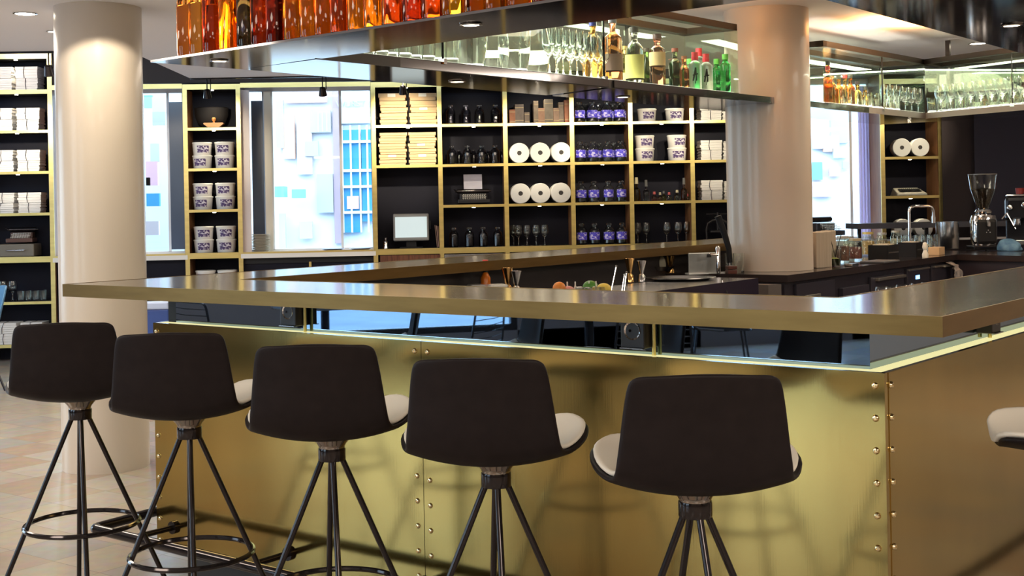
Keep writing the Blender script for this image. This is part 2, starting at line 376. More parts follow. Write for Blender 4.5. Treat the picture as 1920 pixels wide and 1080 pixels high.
for i, (n, a_, c_, d_, e_, k) in enumerate([('pilaster', 627, 640, 150, 460, 'mauve'), ('shop_door', 643, 676, 248, 440, 'blue'), ('shop_window', 680, 700, 248, 420, 'blue'), ('fascia_sign', 640, 700, 172, 236, 'pale'),
        ('banner', 533, 556, 216, 300, 'orange'), ('wall_panel', 560, 588, 230, 330, 'brick'), ('window', 596, 626, 330, 402, 'grey'), ('awning', 540, 618, 170, 196, 'red'), ('window', 586, 624, 210, 252, 'grey'), ('wall_panel', 522, 536, 190, 280, 'grey'),
        ('poster', 562, 586, 418, 450, 'brick'), ('low_wall', 524, 536, 402, 470, 'pale'), ('poster', 652, 674, 372, 396, 'pink'), ('wall_panel', 576, 600, 268, 296, 'grey')]):
    fp(n, a_, c_, d_, e_, mc[k], off=-.004*i)
for x in (643, 659, 676, 690): fp('glazing_bar', x, x+3, 240, 440, mw, .05, off=-.06)
for y in (268, 322, 352, 400): fp('glazing_bar', 641, 700, y, y+5, mw, .05, off=-.075)
for (x, y) in ((600, 215), (608, 215), (616, 215)): fp('glazing_bar', x, x+2, y, 250, mw, .05, off=-.05)
fp('planter', 526, 543, 352, 372, mc['teal'], .3, off=-.3); fp('planter', 556, 578, 358, 374, mc['teal'], .2, off=-.3)
# shop sign lettering (blurred capitals on the fascia)
def text_obj(s, size, loc, m, par=None, rot=(pi/2, 0, 0), name='lettering', ext_=.004):
    c = bpy.data.curves.new(name, 'FONT'); c.body = s; c.size = size; c.extrude = ext_; c.align_x = 'CENTER'; c.align_y = 'CENTER'; c.materials.append(m)
    o = bpy.data.objects.new(name, c); me = bpy.data.meshes.new_from_object(o); bpy.data.objects.remove(o); o = bpy.data.objects.new(name, me); COL.objects.link(o); o.location = loc; o.rotation_euler = rot
    if par: o.parent = par
    return o
text_obj('WURST C', .13, (ext(670, SY), -.36, zat(200, SY)), mc['grey'], b)
b2 = thing('street_building', 'pastel building behind the window at the side of the right-hand pillar', 'building', (0, SY+.3, 0))
fp('wall', 1490, 1780, -120, 560, mw, .3, par=b2, off=.2)
for i, (n, a_, c_, d_, e_, k) in enumerate([('poster', 1560, 1592, 230, 290, 'grey'), ('wall_panel', 1526, 1575, 276, 300, 'brick'), ('banner', 1545, 1562, 286, 306, 'orange'), ('poster', 1524, 1542, 325, 358, 'teal'), ('wall_panel', 1524, 1560, 362, 390, 'pink'),
        ('poster', 1555, 1575, 335, 352, 'pink'), ('window', 1563, 1590, 300, 318, 'pale'), ('window', 1580, 1592, 325, 338, 'grey')]):
    fp(n, a_, c_, d_, e_, mc[k], par=b2, off=-.004*i)
b3 = thing('shop_display', 'bleached white display shelving seen outside the window beside the pillar on the left', 'building', (0, 15.3, 0))
fp('wall', 240, 345, -60, 480, mw, .1, par=b3, off=.5, Y=15)
for n, a_, c_, d_, e_, k in [('wall_panel', 275, 290, 176, 200, 'teal'), ('wall_panel', 276, 284, 330, 345, 'red'), ('poster', 276, 298, 300, 345, 'pink'), ('poster', 276, 300, 360, 384, 'blue'), ('poster', 274, 298, 412, 438, 'brick'),
        ('poster', 290, 314, 180, 236, 'grey'), ('poster', 285, 302, 264, 300, 'pale')]:
    fp(n, a_, c_, d_, e_, mc[k], par=b3, Y=15)

# ---- two round pillars
def pillar(name, c, r, z0, label, z1=CEIL):
    o = MB().lathe([(0, 0), (r, 0), (r, z1-z0), (0, z1-z0)], seg=64).build(name, PILLAR, None, True, loc=(c[0], c[1], z0))
    return tag(o, label, 'pillar', kind=None)
PC1 = P(200, 890, 0); r1 = 84.5/FPX*PC1[1]*.965; pillar('round_pillar', (PC1[0]*(PC1[1]+r1)/PC1[1], PC1[1]+r1), r1, 0, 'thick round beige pillar standing on the floor behind the left end of the bar')
WCZ = .978
PC2 = P(1445, 510, WCZ); r2 = 78/FPX*PC2[1]*1.04; PL2 = (PC2[0]*(PC2[1]+r2)/PC2[1], PC2[1]+r2); pillar('round_pillar', PL2, r2, WCZ+.001, 'thick round beige pillar rising from the dark work counter inside the bar')

# ============================================================ THE BAR
top = thing('bar_worktop', 'long dark oak bar top with bronze edge running round the whole bar', 'counter', bar(0, 0))
def loc_(pts): return [(p[0]-A0[0], p[1]-A0[1]) for p in pts]
outer = [bar(.14, 5.2), bar(0, 0), bar(BL, 0), bar(3.44, 4.8)]; inner = [bar(2.99, 4.8), bar(2.814, .431), bar(.452, .449), bar(.63, 5.2)]
TZ, TT = 1.134, .043
MB().prism(loc_(outer+inner), TZ-TT, TZ).build('wood_top', TOPWOOD, top)
def offs(pts, d):                                  # offset an open polyline to its right by d
    out = []
    for i, p in enumerate(pts):
        ns = []
        for a, c in ((i-1, i), (i, i+1)):
            if a < 0 or c >= len(pts): continue
            dx, dy = pts[c][0]-pts[a][0], pts[c][1]-pts[a][1]; L = hypot(dx, dy); ns.append((dy/L, -dx/L))
        if len(ns) == 2:
            k = 1/(1+ns[0][0]*ns[1][0]+ns[0][1]*ns[1][1]); n = ((ns[0][0]+ns[1][0])*k, (ns[0][1]+ns[1][1])*k)
        else: n = ns[0]
        out.append((p[0]+n[0]*d, p[1]+n[1]*d))
    return out
def strip(mb, pts, d0, d1, z0, z1):
    a, c = offs(pts, d0), offs(pts, d1)
    for i in range(len(pts)-1): mb.prism([a[i], a[i+1], c[i+1], c[i]], z0, z1)
    return mb
po = [loc_([p])[0] for p in outer]; pi_ = [loc_([p])[0] for p in inner]
strip(MB(), po, .0005, .004, TZ-TT-.002, TZ+.001).build('bronze_edge', EDGE, top)
strip(MB(), pi_, .0005, .004, TZ-TT-.002, TZ+.001).build('bronze_edge', EDGE, top)
# body: carcass, brass panels with screws, plinth, lit ledge, smoked mirror, sockets
body = thing('bar_island', 'bar body clad in screwed brushed brass sheets below a smoked mirror band', 'bar counter', bar(0, 0))
LZ = .97; BZ = .10
lL, lR = P(287, 605, LZ), P(1658, 700, LZ); lF0 = P(1920, 624, LZ); lF = (lR[0]+(lF0[0]-lR[0])*4.6, lR[1]+(lF0[1]-lR[1])*4.6)
lip = [loc_([p])[0] for p in (lL, lR, lF)]
backL = (lip[0][0]+VX[0]*.10, lip[0][1]+VX[1]*.10)
strip(MB(), lip, -.16, -.016, BZ, LZ-.004).build('carcass', BLACKM, body)
def along(p, q, t): return (p[0]+(q[0]-p[0])*t, p[1]+(q[1]-p[1])*t)
seam = P(811, 660, .93); sloc = loc_([seam])[0]
tS = hypot(sloc[0]-lip[0][0], sloc[1]-lip[0][1])/hypot(lip[1][0]-lip[0][0], lip[1][1]-lip[0][1]); pS = along(lip[0], lip[1], tS)
L01 = hypot(lip[1][0]-lip[0][0], lip[1][1]-lip[0][1]); e = .0012/L01
for a, c in ((lip[0], along(lip[0], lip[1], tS-e)), (along(lip[0], lip[1], tS+e), along(lip[0], lip[1], 1))):
    strip(MB(), [a, c], -.014, 0, BZ, LZ).build('brass_panel', BRASS, body)
strip(MB(), [along(lip[1], lip[2], .0004), lip[2]], -.014, 0, BZ, LZ).build('brass_panel', BRASS, body)
strip(MB(), [lip[0], (lip[0][0]+VX[0]*.16, lip[0][1]+VX[1]*.16)], -.0, .012, BZ, LZ).build('brass_panel', BRASS, body)
strip(MB(), [along(lip[1], lip[2], .0045), along(lip[1], lip[2], .02)], 0, .0018, BZ, LZ-.001).build('corner_strip', BRASS, body)
# screws
def screw(p, n, z):
    q = Matrix.Rotation(atan2(n[1], n[0]), 4, 'Z') @ Matrix.Rotation(pi/2, 4, 'Y')
    m = MB().lathe([(0, .004), (.0025, .004), (.003, .0065), (.0062, .0055), (.0085, .002), (.009, 0), (0, 0)], seg=14, tilt=q)
    return m
n0 = (-VX[0], -VX[1]); dR = (lip[2][0]-lip[1][0], lip[2][1]-lip[1][1]); LR = hypot(*dR); dR = (dR[0]/LR, dR[1]/LR); nR = (dR[1], -dR[0])
d0 = ((lip[1][0]-lip[0][0])/L01, (lip[1][1]-lip[0][1])/L01); n0 = (d0[1], -d0[0])
proto_s = {}
def put_screw(p, n, z, key):
    if key not in proto_s:
        o = screw(p, n, z).build('screw', SCREW, body, True); proto_s[key] = o
    else:
        o = proto_s[key].copy(); COL.objects.link(o)
    o.location = (p[0]+n[0]*.0, p[1]+n[1]*.0, z)
zs = [LZ-.032-.0795*i for i in range(11)]
for z in zs:
    put_screw(along(lip[0], lip[1], 1-.024/L01), n0, z, 'f')
    put_screw(along(lip[0], lip[1], 1-0.0/L01 if False else tS-.027/L01), n0, z, 'f')
    put_screw(along(lip[0], lip[1], tS+.027/L01), n0, z-.008*(z < .9), 'f')
    put_screw(along(lip[0], lip[1], .022/L01), n0, z, 'f')
    put_screw((lip[1][0]+dR[0]*.035+nR[0]*.002, lip[1][1]+dR[1]*.035+nR[1]*.002), nR, z, 'r')
    put_screw((lip[1][0]+dR[0]*1.30, lip[1][1]+dR[1]*1.30), nR, z, 'r')
# plinth
pp = loc_([P(320, 1037, BZ)])[0]
strip(MB(), [along(lip[0], lip[1], .05), lip[1], lip[2]], -.12, -.06, 0, BZ).build('plinth', mat('plinth_dark', (.05, .045, .045), .35), body)
# lit ledge and mirror band
lip_in = [along(lip[0], lip[1], 0), lip[1], lip[2]]
strip(MB(), lip_in, -.060, -.0145, LZ-.006, LZ-.001).build('lit_ledge', LED, body)
mir0 = along(lip[0], lip[1], .06/L01)
strip(MB(), [mir0, lip[1], lip[2]], -.070, -.062, LZ-.002, TZ-TT-.001).build('smoked_mirror', MIRROR, body)
strip(MB(), [lip[0], lip[1], lip[2]], -.16, -.072, LZ-.003, TZ-TT-.002).build('carcass_top', BLACKM, body)
# power sockets
def socket(px, py0, py1, par, n, d, s=1, back=.0):
    c = P((px[0]+px[1])/2, (py0+py1)/2, 1.025); c = loc_([c])[0]
    # slide onto the ledge
    return c
def add_socket(t, L, p0, n, d, flip=1):
    c = (p0[0]+d[0]*t-n[0]*.035, p0[1]+d[1]*t-n[1]*.035); rz = atan2(d[1], d[0])
    zc = (LZ+TZ-TT)/2+.006
    s = MB().box((0, 0, 0), (.078, .048, .094)).build('power_socket', mat('socket_black', (.035, .03, .03), .35), body, bevel=.003, loc=(c[0], c[1], zc)); s.rotation_euler = (0, 0, rz)
    q = Matrix.Rotation(pi/2, 4, 'X')
    MB().lathe([(0, -.006), (.019, -.006), (.021, .0), (.026, .003), (.027, 0), (.027, -.001)], (0, -.0235, .002), 28, q).build('socket_ring', CHROME, s, True)
    MB().lathe([(0, 0), (.004, 0), (.004, .004), (0, .004)], (-.007, -.0225, .002), 10, q).build('socket_pin', DARKSTEEL, s)
    MB().box((0, -.026, -.047), (.076, .012, .003)).build('socket_lip', STEEL, s)
    MB().lathe([(0, 0), (.006, 0), (.006, .112), (0, .112)], seg=12).build('brass_pin', SHELFBRASS, body, True, loc=(c[0]+d[0]*.048-n[0]*.012, c[1]+d[1]*.048-n[1]*.012, LZ-.001))
def tfor(px, z=1.02):                              # distance along the front for a photo column
    d = ray(px, 385); p = lL; q = (lR[0]-lL[0], lR[1]-lL[1]); k = d[0]/d[1]
    return (k*p[1]-p[0])/(q[0]-k*q[1])*L01
add_socket(tfor(531), 0, lip[0], n0, d0); add_socket(tfor(1177), 0, lip[0], n0, d0)
add_socket(.86, 0, lip[1], nR, dR)
# foot rail
rail = thing('foot_rail', 'polished black tubular foot rail on brackets along the bar front', 'rail', bar(0, 0))
ra = bar(-.03, .125, .2); rb = bar(3.19, .03, .2); rc = bar(3.36, 4.6, .2); rz0 = bar(-.06, .9, .2)
def rel(p): return (p[0]-A0[0], p[1]-A0[1], p[2])
def rounded(pts, r=.03, n=5):
    out = []
    for i, p in enumerate(pts):
        p = Vector(p)
        if i in (0, len(pts)-1): out.append(p); continue
        a = p+(Vector(pts[i-1])-p).normalized()*r; c = p+(Vector(pts[i+1])-p).normalized()*r
        for k in range(n+1):
            t = k/n; out.append(a*(1-t)**2+p*2*t*(1-t)+c*t*t)
    return out
MB().tube(rounded([rel(rz0), rel(ra), rel(rb), rel(rc)], .03), .019, 14).build('rail_tube', DARKSTEEL, rail, True)
for k in range(6):
    pxs = [315, 530][k] if k < 2 else None
    t = (tfor(pxs) if pxs else tfor(530)+ (k-1)*.62)
    if t > L01-.1: continue
    a = (lip[0][0]+d0[0]*t, lip[0][1]+d0[1]*t, .2); c = (a[0]+n0[0]*.165, a[1]+n0[1]*.165, .2)
    MB().tube([a, c], .011, 10).build('bracket', DARKSTEEL, rail, True)
    MB().tube([a, (a[0]+n0[0]*.012, a[1]+n0[1]*.012, .2)], .024, 16).build('flange', DARKSTEEL, rail, True)

# ============================================================ STOOLS
def make_stool():
    t = thing('bar_stool', 'x', 'stool', group=None)
    # seat shell: centre line (y, z) and half width along it
    prof = [(.205, 0.8160, .10), (.200, 0.8220, .145), (.17, 0.8200, .185), (.10, 0.8110, .214), (.02, 0.8040, .226), (-.06, 0.8000, .222), (-.12, 0.8020, .200), (-.16, 0.8110, .182), (-.188, 0.8340, .177), (-.203, 0.8672, .175), (-.213, 0.9088, .170), (-.222, 0.9608, .164), (-.232, 1.0128, .157), (-.2385, 1.0461, .151), (-.240, 1.0565, .143), (-.241, 1.0617, .128)]
    wing = [.0, .004, .010, .018, .024, .018, .004, 0, 0, 0, 0, 0, 0, 0, 0, 0]
    def sheet(off, wsc=1.0, lo=0, hi=None, nx=20):
        pr = prof[lo:hi]; vs = []
        for i, (y, z, w) in enumerate(pr):
            j = i+lo; a = prof[max(j-1, 0)]; c = prof[min(j+1, len(prof)-1)]
            ty, tz = c[0]-a[0], c[1]-a[1]; L = hypot(ty, tz); ny, nz = tz/L, -ty/L        # normal to the sitter's side
            if nz < -.01: ny, nz = -ny, -nz
            if j >= 13: ny, nz = 1, 0
            back = max(0, min(1, (z-.826)/.06))*(j > 6)
            for k in range(nx+1):
                s = -1+2*k/nx; x = s*w*wsc
                lift = .030*s*s*(1-back)+wing[j]*abs(s)**3; fwd = .018*s*s*back
                if j > 10: lift -= .007*s*s*(j-10)/5
                vs.append((x, y+fwd+ny*off, z+lift+nz*off))
        n = len(pr); return vs, [(i*(nx+1)+k, i*(nx+1)+k+1, (i+1)*(nx+1)+k+1, (i+1)*(nx+1)+k) for i in range(n-1) for k in range(nx)]
    v, f = sheet(0); o = MB().add(v, f).build('seat_shell', SHELL, t, True)
    s = o.modifiers.new('s', 'SOLIDIFY'); s.thickness = .013; s.offset = 0; b = o.modifiers.new('b', 'SUBSURF'); b.levels = b.render_levels = 1
    v, f = sheet(.012, .965, 0, 9); o = MB().add(v, f).build('seat_pad', PAD, t, True)
    s = o.modifiers.new('s', 'SOLIDIFY'); s.thickness = .012; s.offset = 0; b = o.modifiers.new('b', 'SUBSURF'); b.levels = b.render_levels = 1
    MB().lathe([(0, .801), (.060, .801), (.054, .789), (.038, .770), (.034, .762), (.034, .758), (0, .758)], seg=28).build('seat_cone', mat('smoky_chrome', (.30, .27, .25), .1, 1), t, True)
    MB().lathe([(0, .759), (.036, .759), (.0365, .756), (.0365, .729), (.035, .726), (0, .726)], seg=28).build('hub', DARKSTEEL, t, True)
    for k in range(4):
        a = radians(14+90*k); r0, r1 = .024, .325
        m = MB().tube([(r0*cos(a), r0*sin(a), .735), (r1*cos(a), r1*sin(a), .012)], .0080, 10)
        leg = m.build('leg', DARKSTEEL, t, True)
        MB().lathe([(0, 0), (.014, 0), (.014, .012), (.008, .018), (0, .018)], (r1*cos(a), r1*sin(a), 0), 12).build('foot_glide', BLACKM, leg, True)
    ring = []
    for i in range(48):
        a = 2*pi*i/48; ring.append((.178*cos(a), .178*sin(a), .385))
    MB().tube(ring, .0078, 8, True).build('foot_ring', DARKSTEEL, t, True)
    return t
ST = Proto(make_stool); FA = BRZ
SD = [(150, 757, 44, 'dark brown bar stool beside the left pillar, farthest from the bar corner'), (355, 790, 38, 'second dark bar stool, next to the one beside the left pillar'),
      (622, 828, 35, 'middle dark bar stool of the five along the brass front'), (930, 873, 28, 'dark bar stool in front of the screwed seam of the brass sheets'), (1303, 925, 34, 'largest dark bar stool, nearest the brass corner of the bar')]
for px, py, yaw, lab in SD:
    p = P(px, py, .775); ST.put((p[0], p[1], 0), FA+radians(yaw), lab, 'dark bar stools along the brass front')
sp = P(1866, 836, .81); az = radians(165)
ST.put((sp[0]-.205*cos(az), sp[1]-.205*sin(az), 0), az-pi/2, 'bar stool at the right side of the bar, only its cream seat tip in view')

# ============================================================ OVERHEAD SHELF RING
HS, HT = 1.95, .035
sof = thing('overhead_bottle_shelf', 'polished black overhead shelf ring carrying amber bottles above the bar', 'overhead shelf', bar(0, 0))
def br(u, v): p = bar(u, v); return (p[0]-A0[0], p[1]-A0[1])
tip = loc_([P(282, 117, HS)])[0]; so = loc_([P(1060, 0, HS)])[0]; si0 = loc_([P(454, 130, HS)])[0]; si1 = loc_([P(1302, 16, HS)])[0]
kO = (3.15-.25)/(2.197-.252); cornO = along(tip, so, kO); cornI = along(si0, si1, (2.73-.305)/(2.387-.305))
c1 = loc_([P(590, 110, HS)])[0]; cabC = loc_([P(1735, 222, HS)])[0]; cabR = loc_([P(1385, 187, HS)])[0]; cabCR = loc_([P(1920, 206, HS)])[0]
FT = .008
MB().prism([tip, cornO, cornI, si0], HS, HS+FT).build('front_slab', SOFFIT, sof)
rsI2 = loc_([P(1905, 97, HS)])[0]; rI = along(cornI, rsI2, 3.2)
MB().prism([cornO, (cornO[0]+(rI[0]-cornI[0]), cornO[1]+(rI[1]-cornI[1])), rI, cornI], HS, HS+FT).build('side_slab', SOFFIT, sof)
sb2 = loc_([P(1300, 203, HS)])[0]; bk = along(si0, sb2, 1.75)
e1 = loc_([P(1025, 178.7, HS)])[0]; e2 = loc_([P(1142, 163, HS)])[0]; e1b = loc_([P(1036, 180, HS)])[0]; e2b = loc_([P(1152, 164, HS)])[0]
MB().prism([si0, c1, e2, e1], HS, HS+HT).build('back_slab', SOFFIT, sof)
cab2 = along(c1, cabC, 1.0)
bkC = (cabC[0]-UX[0]*.5, cabC[1]-UX[1]*.5)
crossE = along(cabC, cabCR, 2.4)
MB().prism([e1b, e2b, cabC, (cabC[0]+VX[0]*.45, cabC[1]+VX[1]*.45), (bk[0]+VX[0]*.2, bk[1]+VX[1]*.2)], HS, HS+HT).build('back_slab', SOFFIT, sof)
MB().prism([cabC, crossE, (crossE[0]+VX[0]*.45, crossE[1]+VX[1]*.45), (cabC[0]+VX[0]*.45, cabC[1]+VX[1]*.45)], HS, HS+HT).build('cross_slab', SOFFIT, sof)
# hanging rods up to the ceiling
for u, v in ((.75, .42), (1.8, .38), (2.75, .3), (3.02, 1.8), (3.05, 4.2)):
    p = br(u, v); MB().box((p[0], p[1], (HS+FT+CEIL)/2), (.022, .022, CEIL-HS-FT), BRZ).build('hanging_rod', BLKMETAL, sof)
# recessed downlights in the shelf underside
def puck(par, p, z, r=.028, e=None, ang=110):
    o = MB().lathe([(r, 0), (r+.008, -.001), (r+.010, -.004), (r+.002, -.006), (r, -.004)], (p[0], p[1], z), 24).build('downlight_ring', CHROME, par, True)
    MB().lathe([(0, -.003), (r, -.003), (r, 0), (0, 0)], (p[0], p[1], z), 24).build('downlight_lens', LAMP, o, True)
    if e:
        q = (p[0]+par.location.x, p[1]+par.location.y, z-.012); light('SPOT', q, e, WARM, .02, (q[0], q[1], 0), ang, .6)
for px, py in ((411, 113), (883, 45), (1897, 46), (857, 152), (1168, 181)):
    puck(sof, loc_([P(px, py, HS)])[0], HS, .026 if py < 140 else .03, 9)

# ---- ceiling lamps
def ceil_lamp(px, py, label, e=20, r=.055):
    p = P(px, py, CEIL); t = thing('ceiling_downlight', label, 'ceiling light', (p[0], p[1], CEIL))
    puck(t, (0, 0), 0, r, e, 120)
ceil_lamp(47, 25, 'bright recessed ceiling downlight at the upper left of the thick left pillar', 25)
ceil_lamp(1833, 81, 'recessed ceiling downlight above the corner of the right glass cabinet', 15)
ceil_lamp(99, 58.5, 'small recessed ceiling light partly hidden by the left pillar', 10, .03)

# ---- bottles
AMB = [(.95, .30, .03), (.62, .10, .02), (1.0, .42, .04), (.80, .18, .02), (.98, .52, .08), (.45, .05, .02), (.95, .24, .02), (.85, .40, .05)]
def liquid(k): return glassmat('amber_glass_%d' % k, tuple(v**.85 for v in AMB[k]), .0, 1.36)
def bottle_fn(name, prof, m, cap=None, capm=None, lab=None, labm=None, seg=24, cat='bottle'):
    def fn():
        t = thing(name, 'x', cat)
        MB().lathe(prof, seg=seg).build('glass_body', m, t, True)
        if cap: MB().lathe(cap, seg=seg).build('cap', capm, t, True)
        if lab: MB().lathe(lab, seg=seg).build('paper_label', labm, t, True)
        return t
    return fn
def bprof(r, hb, hs, rn, h): return [(0, .004), (r*.7, .0), (r*.96, .004), (r, .014), (r, hb), (r*.93, hb+(hs-hb)*.35), (r*.6, hb+(hs-hb)*.75), (rn*1.05, hs), (rn, hs+.01), (rn, h-.012), (rn*1.2, h-.011), (rn*1.2, h), (0, h)]
corkm = mat('dark_stopper', (.03, .02, .02), .5)
BIG = [Proto(bottle_fn('amber_bottle', bprof(.0335, .165, .215, .0125, .285), liquid(k), [(0, .286), (.016, .286), (.016, .312), (0, .312)], corkm)) for k in range(8)]
DBL = Proto(bottle_fn('dark_bottle', bprof(.032, .155, .195, .012, .235), glassmat('dark_blue_glass', (.10, .10, .22), 0, 1.36), [(0, .236), (.014, .236), (.014, .258), (0, .258)], corkm))
seqk = [3, 0, 5, 2, None, 6, 5, 7, 6, 3, 1, 2, 6, 0, 5, 1, 4, 2, 7, 0, 3, 6, 2, 1, 0, 4]
def edge_pt(t, ins): p = along(tip, cornO, t); return (p[0]+A0[0]+VX[0]*ins, p[1]+A0[1]+VX[1]*ins, HS+FT+.0005)
LO = hypot(cornO[0]-tip[0], cornO[1]-tip[1])
colw = {0: 'bright orange', 1: 'dark red', 2: 'golden orange', 3: 'red-brown', 4: 'yellow amber', 5: 'deep maroon', 6: 'orange-red', 7: 'olive amber', None: 'small dark blue'}
def tpx(px):                                       # distance from the tip for a photo column
    d = ray(px, 60); k = d[0]/d[1]; a = (tip[0]+A0[0]+VX[0]*.05, tip[1]+A0[1]+VX[1]*.05); q = ((cornO[0]-tip[0])/LO, (cornO[1]-tip[1])/LO)
    return (k*a[1]-a[0])/(q[0]-k*q[1])
xs_front = [351, 373, 399, 430, 463, 490, 519, 553, 583, 611, 640, 673, 704, 738, 777, 813, 852, 894, 934, 975, 1022]
for i, px in enumerate(xs_front):
    k = seqk[i]; p = edge_pt(tpx(px)/LO, .048); pr = DBL if k is None else BIG[k]
    pr.put(p, random.random()*6, '%s bottle, %s from the left tip of the overhead shelf' % (colw[k], ORD[i]), 'bottles along the overhead shelf edge', (1.07, 1.07, 1.12))
t_ = tpx(351)+.05; i = 0
while t_ < LO*.74:
    k = [2, 6, 0, 7, 5, 1, 3, 4][i % 8]; p = edge_pt(t_/LO, .125)
    BIG[k].put(p, 0, '%s bottle in the rear row of the overhead shelf, %s from its tip' % (colw[k], ORD[i]), 'rear row bottles of the overhead shelf', (1.05, 1.05, 1.12)); t_ += .079; i += 1
for i in range(7):                                 # the side strip
    p = along(cornO, (cornO[0]+(rI[0]-cornI[0]), cornO[1]+(rI[1]-cornI[1])), .10+i*.0135)
    if i in (0, 6): continue
    BIG[[2, 0, 6, 4, 3, 2, 0][i]].put((p[0]+A0[0]-UX[0]*.05, p[1]+A0[1]-UX[1]*.05, HS+FT+.0005), 0, '%s bottle on the side arm of the overhead shelf, %s of its row' % (colw[[2, 0, 6, 4, 3, 2, 0][i]], ORD[i-1]), 'bottles on the side arm shelf', (1, 1, 1.1))

# ---- glass cabinets above the back and cross arms
CT = 2.37; CTM = mat('dark_bronze_frame', (.055, .048, .042), .35, .6); GREYB = mat('grey_band', (.15, .145, .135), .45, .1)
def cabinet(a, c, inward, depth, label, joints, posts, ends=(True, True)):
    t = thing('glass_cabinet', label, 'cabinet', (A0[0], A0[1], 0)); z0 = HS+HT
    b_, d_ = (a[0]+inward[0]*depth, a[1]+inward[1]*depth), (c[0]+inward[0]*depth, c[1]+inward[1]*depth)
    L = hypot(c[0]-a[0], c[1]-a[1]); w = (.03/L)
    def rim(mb, z_0, z_1, th):
        mb.prism([a, c, (c[0]+inward[0]*th, c[1]+inward[1]*th), (a[0]+inward[0]*th, a[1]+inward[1]*th)], z_0, z_1)
        mb.prism([b_, d_, (d_[0]-inward[0]*th, d_[1]-inward[1]*th), (b_[0]-inward[0]*th, b_[1]-inward[1]*th)], z_0, z_1)
        for p, q, s in ((a, b_, 1), (c, d_, -1)):
            dx, dy = (c[0]-a[0])/L*th*s, (c[1]-a[1])/L*th*s
            mb.prism([p, q, (q[0]+dx, q[1]+dy), (p[0]+dx, p[1]+dy)], z_0, z_1)
        return mb
    rim(MB(), CT-.035, CT, .05).build('top_frame', CTM, t)
    out = (-inward[0]*.004, -inward[1]*.004)
    MB().prism([(a[0]+out[0], a[1]+out[1]), (c[0]+out[0], c[1]+out[1]), c, a], HS-.002, HS+HT+.004).build('grey_band', GREYB, t)
    MB().prism([along(along(a, c, .01), along(b_, d_, .01), .03), along(along(a, c, .99), along(b_, d_, .99), .03), along(along(a, c, .99), along(b_, d_, .99), .97), along(along(a, c, .01), along(b_, d_, .01), .97)], z0+.001, z0+.006).build('lit_base', mat('lit_base_glow', (.9, .9, .78), .5, emit=3.4, ecol=(1, .95, .82)), t)
    js = [0]+joints+[1]
    for j0, j1 in zip(js, js[1:]):
        p, q = along(a, c, j0+.0012), along(a, c, j1-.0012); MB().prism([p, q, (q[0]+inward[0]*.006, q[1]+inward[1]*.006), (p[0]+inward[0]*.006, p[1]+inward[1]*.006)], z0+.006, CT-.035).build('glass_pane', CABPANE, t)
        p, q = along(b_, d_, j0+.0012), along(b_, d_, j1-.0012); MB().prism([p, q, (q[0]-inward[0]*.006, q[1]-inward[1]*.006), (p[0]-inward[0]*.006, p[1]-inward[1]*.006)], z0+.006, CT-.035).build('glass_pane', CABPANE, t)
    for p, q, on in ((a, b_, ends[0]), (c, d_, ends[1])):
        if on: MB().prism([p, q, (q[0]+(c[0]-a[0])/L*.006, q[1]+(c[1]-a[1])/L*.006), (p[0]+(c[0]-a[0])/L*.006, p[1]+(c[1]-a[1])/L*.006)], z0+.006, CT-.035).build('glass_pane', CABPANE, t)
    for j in posts:
        p = along(along(a, c, j), along(b_, d_, j), .93); MB().box((p[0], p[1], (CT+z0)/2-.015), (.022, .022, CT-z0-.04), BRZ).build('post', CTM, t)
        MB().box((p[0], p[1], (CT+CEIL)/2), (.03, .03, CEIL-CT), BRZ).build('ceiling_post', CTM, t)
    for j in joints:
        p = along(a, c, j); MB().box((p[0], p[1], z0+.004), (.03, .02, .022), BRZ).build('pane_clip', CHROME, t)
        MB().box((p[0]-inward[0]*.001, p[1]-inward[1]*.001, (CT+z0)/2-.015), (.0045, .009, CT-z0-.045), atan2(inward[1], inward[0])-pi/2).build('pane_joint', BLACKM, t)
    # warm strip lamp under the top frame
    m = along(along(a, c, .5), along(b_, d_, .5), .5)
    return t, a, c, b_, d_
inB = (-UX[0], -UX[1]); inC = VX
cabRs = along(c1, cabC, 1.0)
def on_line(px):                                   # point of the cabinet face for a photo column
    d = ray(px, 160); k = d[0]/d[1]; p = (c1[0]+A0[0], c1[1]+A0[1]); q = (cabC[0]-c1[0], cabC[1]-c1[1])
    s = (k*p[1]-p[0])/(q[0]-k*q[1]); return (c1[0]+q[0]*s, c1[1]+q[1]*s)
ca = along(c1, on_line(1384), .0); cb = on_line(1384)
LC = hypot(cb[0]-ca[0], cb[1]-ca[1])
def frac(px, a, c): p = on_line(px); return hypot(p[0]-a[0], p[1]-a[1])/hypot(c[0]-a[0], c[1]-a[1])
cabinet(ca, cb, inB, .33, 'long hanging glass cabinet with glasses and spirits left of the bar pillar', [frac(831, ca, cb), frac(1133, ca, cb)], [frac(985, ca, cb), frac(1275, ca, cb)])
cc = on_line(1545); cabinet(cc, cabC, inB, .33, 'hanging glass cabinet between the bar pillar and the far corner', [frac(1654, cc, cabC)], [.12], (True, False))
cr2 = along(cabC, cabCR, 1.9); cabinet(cabC, cr2, inC, .33, 'hanging glass cabinet full of glasses running right from the far corner', [.47], [.06, .5], (False, True))
# strip lights inside the cabinets
for p, q, inn, e in ((ca, cb, inB, 13), (cc, cabC, inB, 9), (cabC, cr2, inC, 12)):
    m = along(p, q, .5); m = (m[0]+A0[0]+inn[0]*.24, m[1]+A0[1]+inn[1]*.24, CT-.05)
    l = light('AREA', m, e*1.6, (1, .95, .80), .12, None, sy=hypot(q[0]-p[0], q[1]-p[1])*.9)
    l.rotation_euler = (0, 0, atan2(q[1]-p[1], q[0]-p[0])-pi/2)

